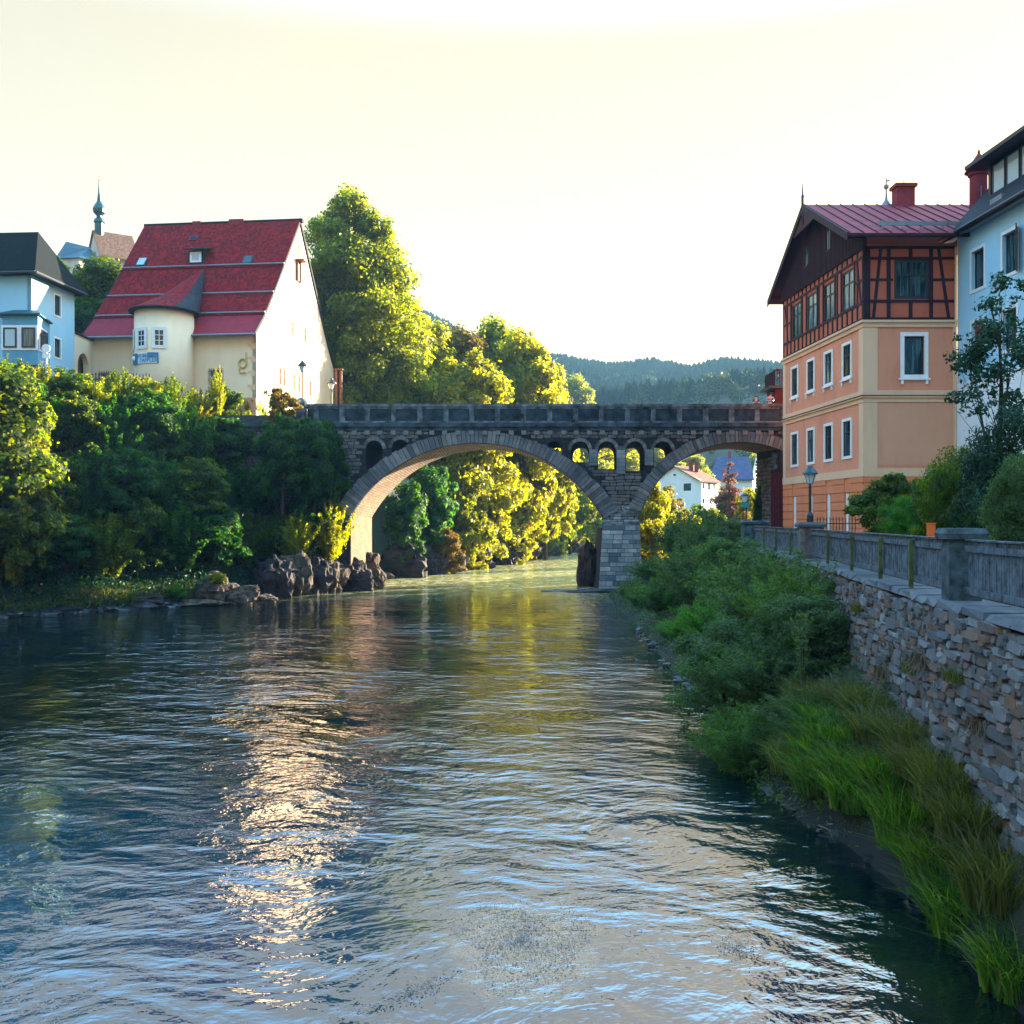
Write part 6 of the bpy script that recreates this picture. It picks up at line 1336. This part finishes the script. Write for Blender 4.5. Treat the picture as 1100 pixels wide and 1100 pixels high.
# far wooded hills
def forest():
    g = np.random.default_rng(5); n = 24000; Y = 430+520*g.random(n)**.8; X = Y*g.uniform(-.18, .40, n); Z = ground(X, Y); keep = Z > 20; X, Y, Z = X[keep], Y[keep], Z[keep]; n = len(X)
    H = g.uniform(5, 12.5, n)*(1+.2*np.sin(X*.05)); Wd = H*g.uniform(.26, .42, n); Vs = []; Qs = []; base = 0; k = 7; ang = np.arange(k)*2*np.pi/k
    for t0, t1, rr0, rr1 in ((.0, .45, 1.0, .45), (.28, .72, .78, .3), (.55, 1.0, .52, .02)):
        a = ang[None, :]+g.uniform(0, 6, (n, 1)); j0 = g.uniform(.65, 1.25, (n, k)); lo = np.stack([X[:, None]+np.cos(a)*(Wd*rr0)[:, None]*j0, Y[:, None]+np.sin(a)*(Wd*rr0)[:, None]*j0, (Z+H*t0)[:, None]+g.uniform(-.6, .6, (n, k))], 2)
        hi = np.stack([X[:, None]+np.cos(a)*(Wd*rr1)[:, None], Y[:, None]+np.sin(a)*(Wd*rr1)[:, None], np.repeat((Z+H*t1)[:, None], k, 1)], 2)
        Vs.append(np.concatenate([lo, hi], 1).reshape(-1, 3)); i = np.arange(k); q = np.stack([i, (i+1) % k, k+(i+1) % k, k+i], 1); Qs.append((np.arange(n)[:, None, None]*2*k+q[None]).reshape(-1, 4)+base); base += n*2*k
    o = bpy.data.objects.new('forest', np_mesh('forest', np.concatenate(Vs), np.concatenate(Qs), M['leaf_conifer'])); sc.collection.objects.link(o); tag(o, 'blue-green conifer forest covering the hills behind the bridge', 'forest', kind='stuff')
    g = np.random.default_rng(9); n = 620; Y = 215+560*g.random(n)**1.4; X = Y*g.uniform(-.02, .36, n); Z = ground(X, Y); P = []; 
    for x, y, z in zip(X, Y, Z):
        c = unit(g.normal(size=(150, 3)))*[3.6, 3.6, 4.6]*g.uniform(.6, 1, (150, 1))*g.uniform(.7, 1.25)+[x, y, z+5]; P.append(c)
    P = np.concatenate(P); Vf, Qf = leaf_quads(P, unit(g.normal(size=P.shape)+[0, 0, .6]), 1.1, g, .8); o = bpy.data.objects.new('autumn_woods', np_mesh('autumn_woods', Vf, Qf, M['leaf_far'])); sc.collection.objects.link(o); tag(o, 'paler broadleaf woods scattered among the hill conifers', 'woods', kind='stuff')
forest()
put(Ptree[0], 'tree', 'pale sunlit tree on the hillside just right of the golden trees', 'tree', 617, 330, 405, 7, mat=M['leaf_yellow']); put(Ptree[1], 'tree', 'lower brownish tree on the hillside right of the golden trees', 'tree', 600, 320, 418, 6, mat=M['leaf_autumn'])
# undergrowth and grass
def leaf_cover(name, label, cat, pts, size, mat, seed, h=.5, per=30, spread=.7):
    g = np.random.default_rng(seed); C = np.repeat(np.array(pts), per, 0); P = C+g.normal(size=C.shape)*[spread, spread, h*.5]; P[:, 2] = ground(P[:, 0], P[:, 1])+np.abs(g.normal(size=len(P)))*h*.7
    Vf, Qf = leaf_quads(P, unit(g.normal(size=P.shape)+[0, 0, .8]), size, g, .5); o = bpy.data.objects.new(name, np_mesh(name, Vf, Qf, mat)); sc.collection.objects.link(o); return tag(o, label, cat, kind='stuff')
g = np.random.default_rng(1); pts = []
for px in np.arange(-300, 330, 3.0):
    for zb in (.35, .7, 1.1, 1.5):
        y = find(px, zb, 56, 100); pts.append((PX(px, y), y, zb))
    for zb in (3, 5, 7, 9, 11, 13):
        y = find(px, zb, 56, 100); pts.append((PX(px, y), y, zb))
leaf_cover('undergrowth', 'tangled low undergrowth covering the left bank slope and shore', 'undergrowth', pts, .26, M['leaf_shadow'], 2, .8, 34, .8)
pts = [(x, y, 0) for y in np.arange(13, 88, .7) for x in np.arange(float(np.interp(y, SR[:,1], SR[:,0]))+.5, float(wallx(y))-.1, .8)]
leaf_cover('bank_undergrowth', 'low mixed weeds covering the right bank foot', 'undergrowth', pts, .13, M['leaf_willow'], 3, .4, 44, .5)
pts = [(g.uniform(13, 24), g.uniform(84, 150), 0) for _ in range(240)]; leaf_cover('meadow', 'sunlit meadow plants beyond the right arch', 'meadow', pts, .3, M['leaf_yellow'], 4, .5, 30, 1.0)
def grass_stuff(name, label, pts, n, h, seed, mat, wid=.012):
    Vs, Qs, b = [], [], 0
    for i, (x, y) in enumerate(pts):
        V_, Q_ = blades(n, (.55, .55), h, wid, seed+i, .6); V_ = V_+np.array([x, y, gz(x, y)-.02]); Vs.append(V_); Qs.append(Q_+b); b += len(V_)
    o = bpy.data.objects.new(name, np_mesh(name, np.concatenate(Vs), np.concatenate(Qs), mat)); sc.collection.objects.link(o); return tag(o, label, 'grass', kind='stuff')
gp = []
for px in np.arange(-50, 215, 5.0):
    for zb in (.2, .5, .9): y = find(px, zb, 56, 90); gp.append((PX(px, y)+g.uniform(-.3, .3), y+g.uniform(-.3, .3)))
grass_stuff('shore_grass', 'tall yellowish grass along the left shore', gp, 60, .95, 5, M['grass_dry'], .025)
gm = {}
for k, (n, h) in enumerate(((620, 1.15), (560, 1.0))):
    V_, Q_ = blades(n, (.55, .55), h, .019, 80+k, .85); gm[k] = np_mesh('grass_tuft', V_, Q_, M['grass'] if k == 0 else M['grass_dry'])
GC = [(6.85,13.6,'overhanging grass clump in the bottom right corner'),(7.1,14.7,'grass clump at the wall foot in the bottom right corner'),(6.95,15.6,'grass clump second from the bottom right corner, trailing in the water'),(7.35,16.2,'grass clump in the wall corner at the right edge'),(7.1,16.9,'grass clump bending over the water near the right edge'),(7.5,17.4,'tall grass clump at the wall foot by the right edge'),
      (7.1,18.2,'grass clump above the dark water left of the right edge'),(7.6,18.7,'tall grass clump at the wall foot, just left of the edge'),(7.2,19.5,'grass clump right of the driftwood, near the water'),(7.8,20.0,'bright grass clump pressed against the rubble wall'),(7.0,21.0,'bright grass clump behind the driftwood, right one'),(7.7,21.4,'bright grass clump against the wall above the driftwood'),(7.2,22.5,'bright grass clump behind the driftwood, middle one'),
      (8.0,23.0,'broad bright grass clump in the middle of the right bank'),(7.3,24.2,'grass clump left of the broad bright one'),(8.2,24.9,'grass clump against the wall left of the broad bright one'),(6.9,22.9,'short grass clump at the driftwood edge'),(7.7,26.3,'grass clump farthest up the right bank'),(6.6,21.9,'short grass clump at the front edge of the driftwood'),(6.55,23.6,'short grass clump left of the driftwood edge'),(6.85,20.2,'short grass clump where the driftwood meets the dark water')]
for i, (x, y, lab) in enumerate(GC):
    q = random.Random(i); o = bpy.data.objects.new('grass_clump', gm[i % 2]); sc.collection.objects.link(o); o.location = (x, y, max(0.02, gz(x, y))-.04); o.rotation_euler = (0, 0, q.uniform(0, 6.28)); o.scale = (1.05, 1.05, q.uniform(.75, 1.15)*(1.25 if y < 18.8 and x > 7.05 else 1)); tag(o, lab, 'grass clump', 'grass clumps on the right bank')
# dry tufts hanging on the wall
V_, Q_ = blades(150, (.20, .22), .45, .008, 99, 1.1); V_ = V_*np.array([1, 1, -1]); tm_ = np_mesh('dry_tuft', V_, Q_, M['dry_stems'])
V_, Q_ = blades(150, (.2, .2), .35, .009, 98, 1.1); tg_ = np_mesh('green_tuft', V_, Q_, M['grass_dry'])
for i, (y, z, k, lab) in enumerate([(16.4,3.1,0,'dry brown grass tuft hanging on the wall nearest the right edge'),(17.6,3.5,1,'green tuft growing from the wall below the big pillar'),(19.8,3.7,0,'long dry tuft hanging on the wall left of the big pillar'),(20.6,3.2,1,'greenish tuft on the wall beside the long dry tuft'),(23.4,2.9,0,'small dry tuft low on the wall'),(26.5,3.9,1,'yellowish tuft growing high on the wall'),(31,3.5,0,'rusty tuft on the wall behind the sapling'),(33,3.9,0,'rusty tuft farthest along the wall')]):
    p = wp_(y, -.1); o = bpy.data.objects.new('grass_tuft', tg_ if k else tm_); sc.collection.objects.link(o); o.location = (p.x, p.y, z); o.scale = (1, 1.6, 1.3); tag(o, lab, 'grass tuft', 'tufts on the river wall')
pts = [(6.35+.5*math.sin(y), y, 0) for y in np.arange(20.6, 34, .22)]
leaf_cover('waterside_weeds', 'ragged leafy weeds at the waterline of the right bank', 'weeds', pts, .10, M['leaf_bush'], 14, .3, 60, .28)
Vs, Qs, b = [], [], 0; g = np.random.default_rng(31)
for i in range(60):
    y = g.uniform(19.5, 44); x = g.uniform(float(np.interp(y, SR[:, 1], SR[:, 0])), min(float(wallx(y))-.2, float(np.interp(y, SR[:, 1], SR[:, 0]))+2.2)); V_, Q_ = blades(26, (.3, .3), g.uniform(.5, 1.2), .007, 400+i, 1.0, .5); Vs.append(V_+np.array([x, y, gz(x, y)])); Qs.append(Q_+b); b += len(V_)
o = bpy.data.objects.new('dead_stems', np_mesh('dead_stems', np.concatenate(Vs), np.concatenate(Qs), M['dry_stems'])); sc.collection.objects.link(o); tag(o, 'dry brown stalks standing among the right bank weeds', 'dry stalks', kind='stuff')
# ------------------------------------------------------------------ rocks
def rock(px, d, z, s, mat, lab, seed, sub=4, grp='boulders by the river', rough=.35):
    x = PX(px, d); mb = MB(); rock_mesh(mb, (x, d, z), s, seed, sub, rough); o = mb.build('boulder', mat, None); o.location = (0, 0, 0); tag(o, lab, 'boulder', grp); return o
RK = [(150,74,.3,(2.2,1.4,.6),'dark_rock','flat dark boulder on the left shore'),(205,75.5,.1,(2.4,1.2,.35),'rock','long low slab at the left shore waterline'),(232,77,.9,(1.6,1.3,1.2),'rock','brown sunlit boulder with plants on the left shore'),(258,77.5,.5,(1.5,1.2,.9),'rock','rounded sunlit boulder right of the brown one'),(284,79,.1,(.9,.8,.4),'rock','small boulder at the waterline before the cliff'),
      (296,83,1.4,(1.5,1.4,1.7),'dark_rock','dark cliff block at its left end'),(318,85,1.6,(1.4,1.4,1.9),'rock','upright cliff block with a sunlit edge'),(338,87,1.5,(1.5,1.5,1.8),'dark_rock','dark upright cliff block in the middle'),(357,88.5,1.2,(1.3,1.5,1.6),'rock','reddish upright block left of the square rock'),(379,91,1.0,(1.9,1.5,1.6),'dark_rock','square black rock at the left foot of the arch'),(402,94,.7,(1.1,1.1,1.2),'rock','sunlit pale boulder inside the left foot of the arch'),(396,97,2.2,(1.0,1.0,1.0),'rock','upper pale boulder inside the left foot of the arch'),
      (430,112,.9,(3.2,2,2.4),'dark_rock','dark ledge behind the left foot of the arch'),(456,118,.8,(2.6,2,2.0),'dark_rock','dark far bank rock, second from the left'),(480,124,.8,(2.2,2,1.9),'rock','brown far bank rock under the reddish bush'),(503,132,.9,(3.0,2,2.1),'dark_rock','dark far bank rock under the low bright bush'),(530,143,.9,(3.4,2,2.2),'dark_rock','dark far bank rock below the middle of the arch'),(556,158,.9,(3.6,2,2.2),'rock','brown far bank rock right of the arch middle'),(583,176,.8,(3.6,2,1.8),'rock','sunlit far bank rock at the bend'),(612,196,.6,(3.6,2,1.4),'rock','low pale far bank rock beyond the bend'),
      (634,97,1.6,(1.3,1.8,2.4),'dark_rock','tall dark rock leaning on the left of the pier'),(612,90,.02,(2.6,.8,.16),'wet_rock','flat wet slab in the water left of the pier'),(640,88.6,.04,(2.4,.9,.3),'wet_rock','wet slab at the foot of the pier'),(664,88.3,.02,(2.2,.8,.3),'wet_rock','dark wet rock before the pier base'),(690,87,.1,(1.5,1.0,.4),'wet_rock','wet rock beside the round dark bush')]
for i, (px, d, z, s, m, lab) in enumerate(RK): rock(px, d, z, s, M[m], lab, i+3)
# layered ledge along the left waterline
q = random.Random(4)
mb = MB()
for i in range(46):
    px = -40+i*5.6; y = find(px, -.02, 56, 100)-.2; rock_mesh(mb, (PX(px, y), y, q.uniform(-.1, .15)), (q.uniform(.5, 1.3), q.uniform(.4, .8), q.uniform(.15, .35)), i*1.7, 2, .4)
tag(mb.build('shore_stones', M['wet_rock']), 'low wet stones lining the left shore', 'stones', kind='stuff')
mb = MB()
for i in range(260):
    y = 13.5+46*q.random()**1.6; x = float(np.interp(y, SR[:, 1], SR[:, 0]))+q.uniform(-.25, .8); s = q.uniform(.05, .26); rock_mesh(mb, (x, y, q.uniform(-.05, .08)), (s*1.3, s, s*.6), i*2.3, 1, .4)
tag(mb.build('bank_stones', M['wet_rock']), 'small wet stones along the right shore', 'stones', kind='stuff')
mb = MB()
for i in range(60):
    y = q.uniform(96, 215); x = float(np.interp(y, SL[:, 1], SL[:, 0]))+q.uniform(-1.2, .8); s = q.uniform(.4, 1.1); rock_mesh(mb, (x, y, q.uniform(0, .3)), (s*1.3, s, s*.7), i*1.3, 2, .4)
tag(mb.build('far_bank_stones', M['rock']), 'pale stones lining the far bank beyond the arch', 'stones', kind='stuff')
# driftwood and debris mat, floating water weed
def debris(name, label, cat, n, cx, cy, rx, ry, rot, mat, size, seed, zz=.012, asp=.3, tilt=.25, hole=0):
    g = np.random.default_rng(seed); a = g.uniform(0, 6.283, n); r = np.where(g.random(n) < .6, np.sqrt(g.random(n))*.8, np.abs(g.normal(size=n))*.6)*(1+.2*np.sin(a*3+seed)+.12*np.sin(a*5)); x = np.cos(a)*r*rx; y = np.sin(a)*r*ry
    X = cx+x*math.cos(rot)-y*math.sin(rot); Y = cy+x*math.sin(rot)+y*math.cos(rot); P = np.stack([X, Y, zz+g.uniform(0, .02, n)], 1)
    Nn = unit(g.normal(size=(n, 3))*tilt+[0, 0, 1]); Vf, Qf = leaf_quads(P, Nn, size, g, asp); o = bpy.data.objects.new(name, np_mesh(name, Vf, Qf, mat)); sc.collection.objects.link(o); return tag(o, label, cat, kind='stuff')
M['weed'] = m_stones('weed', [(.12, .07, .05), (.36, .26, .20), (.05, .03, .025), (.60, .50, .43), (.22, .12, .09)], .9, (.10, .07, .05), .2)
M['twigs'] = m_stones('twigs', [(.14, .10, .08), (.34, .27, .21), (.06, .045, .04), (.24, .18, .14)], .8, (.03, .03, .03), .3)
debris('water_weed', 'speckled brown patch of water weed just breaking the surface in the foreground', 'water weed', 4200, .15, 15.3, 1.2, 1.9, .15, M['weed'], .024, 1, .002, .7, .12)
debris('weed_streak', 'pale streak of floating weed flecks trailing to the bottom left', 'water weed', 500, -1.35, 13.6, .28, 1.0, -.75, M['weed'], .028, 2, .003, .6)
debris('weed_fleck', 'small floating weed patch near the dark reflection', 'water weed', 260, 3.3, 15.0, .35, .5, .1, M['weed'], .03, 3, .003, .6)
debris('driftwood_mat', 'mat of brown twigs and driftwood washed against the grassy bank', 'driftwood', 2600, 6.45, 22.2, .55, 1.9, .12, M['twigs'], .16, 4, .05, .08, .5)
mb = MB(); q = random.Random(8)
for i in range(16):
    p = Vector((6.5+q.uniform(-.5, .5), 21.8+q.uniform(-1.6, 1.8), .06+q.random()*.1)); e = p+Vector((q.uniform(-.5, .5), q.uniform(-.9, .9), q.uniform(-.03, .15))); mb.tube(p, e, .018, .008, 5)
tag(mb.build('driftwood_twigs', M['twigs']), 'loose bare twigs lying on the driftwood mat', 'driftwood', kind='stuff')
# ------------------------------------------------------------------ air
def haze():
    m = bpy.data.materials.new('haze'); m.use_nodes = True; nt = m.node_tree; nt.nodes.remove(nt.nodes['Principled BSDF'])
    v = N(nt, 'ShaderNodeVolumePrincipled'); v.inputs['Color'].default_value = (.30, .60, .85, 1); v.inputs['Density'].default_value = HZ; v.inputs['Anisotropy'].default_value = 0
    nt.links.new(v.outputs[0], nt.nodes['Material Output'].inputs['Volume']); o = MB().box(-1750, 1750, -550, 2350, -60, 300).build('haze', m); tag(o, 'thin blue haze in the valley air', 'haze', kind='stuff')
HZ = .00022
if HZ: haze()
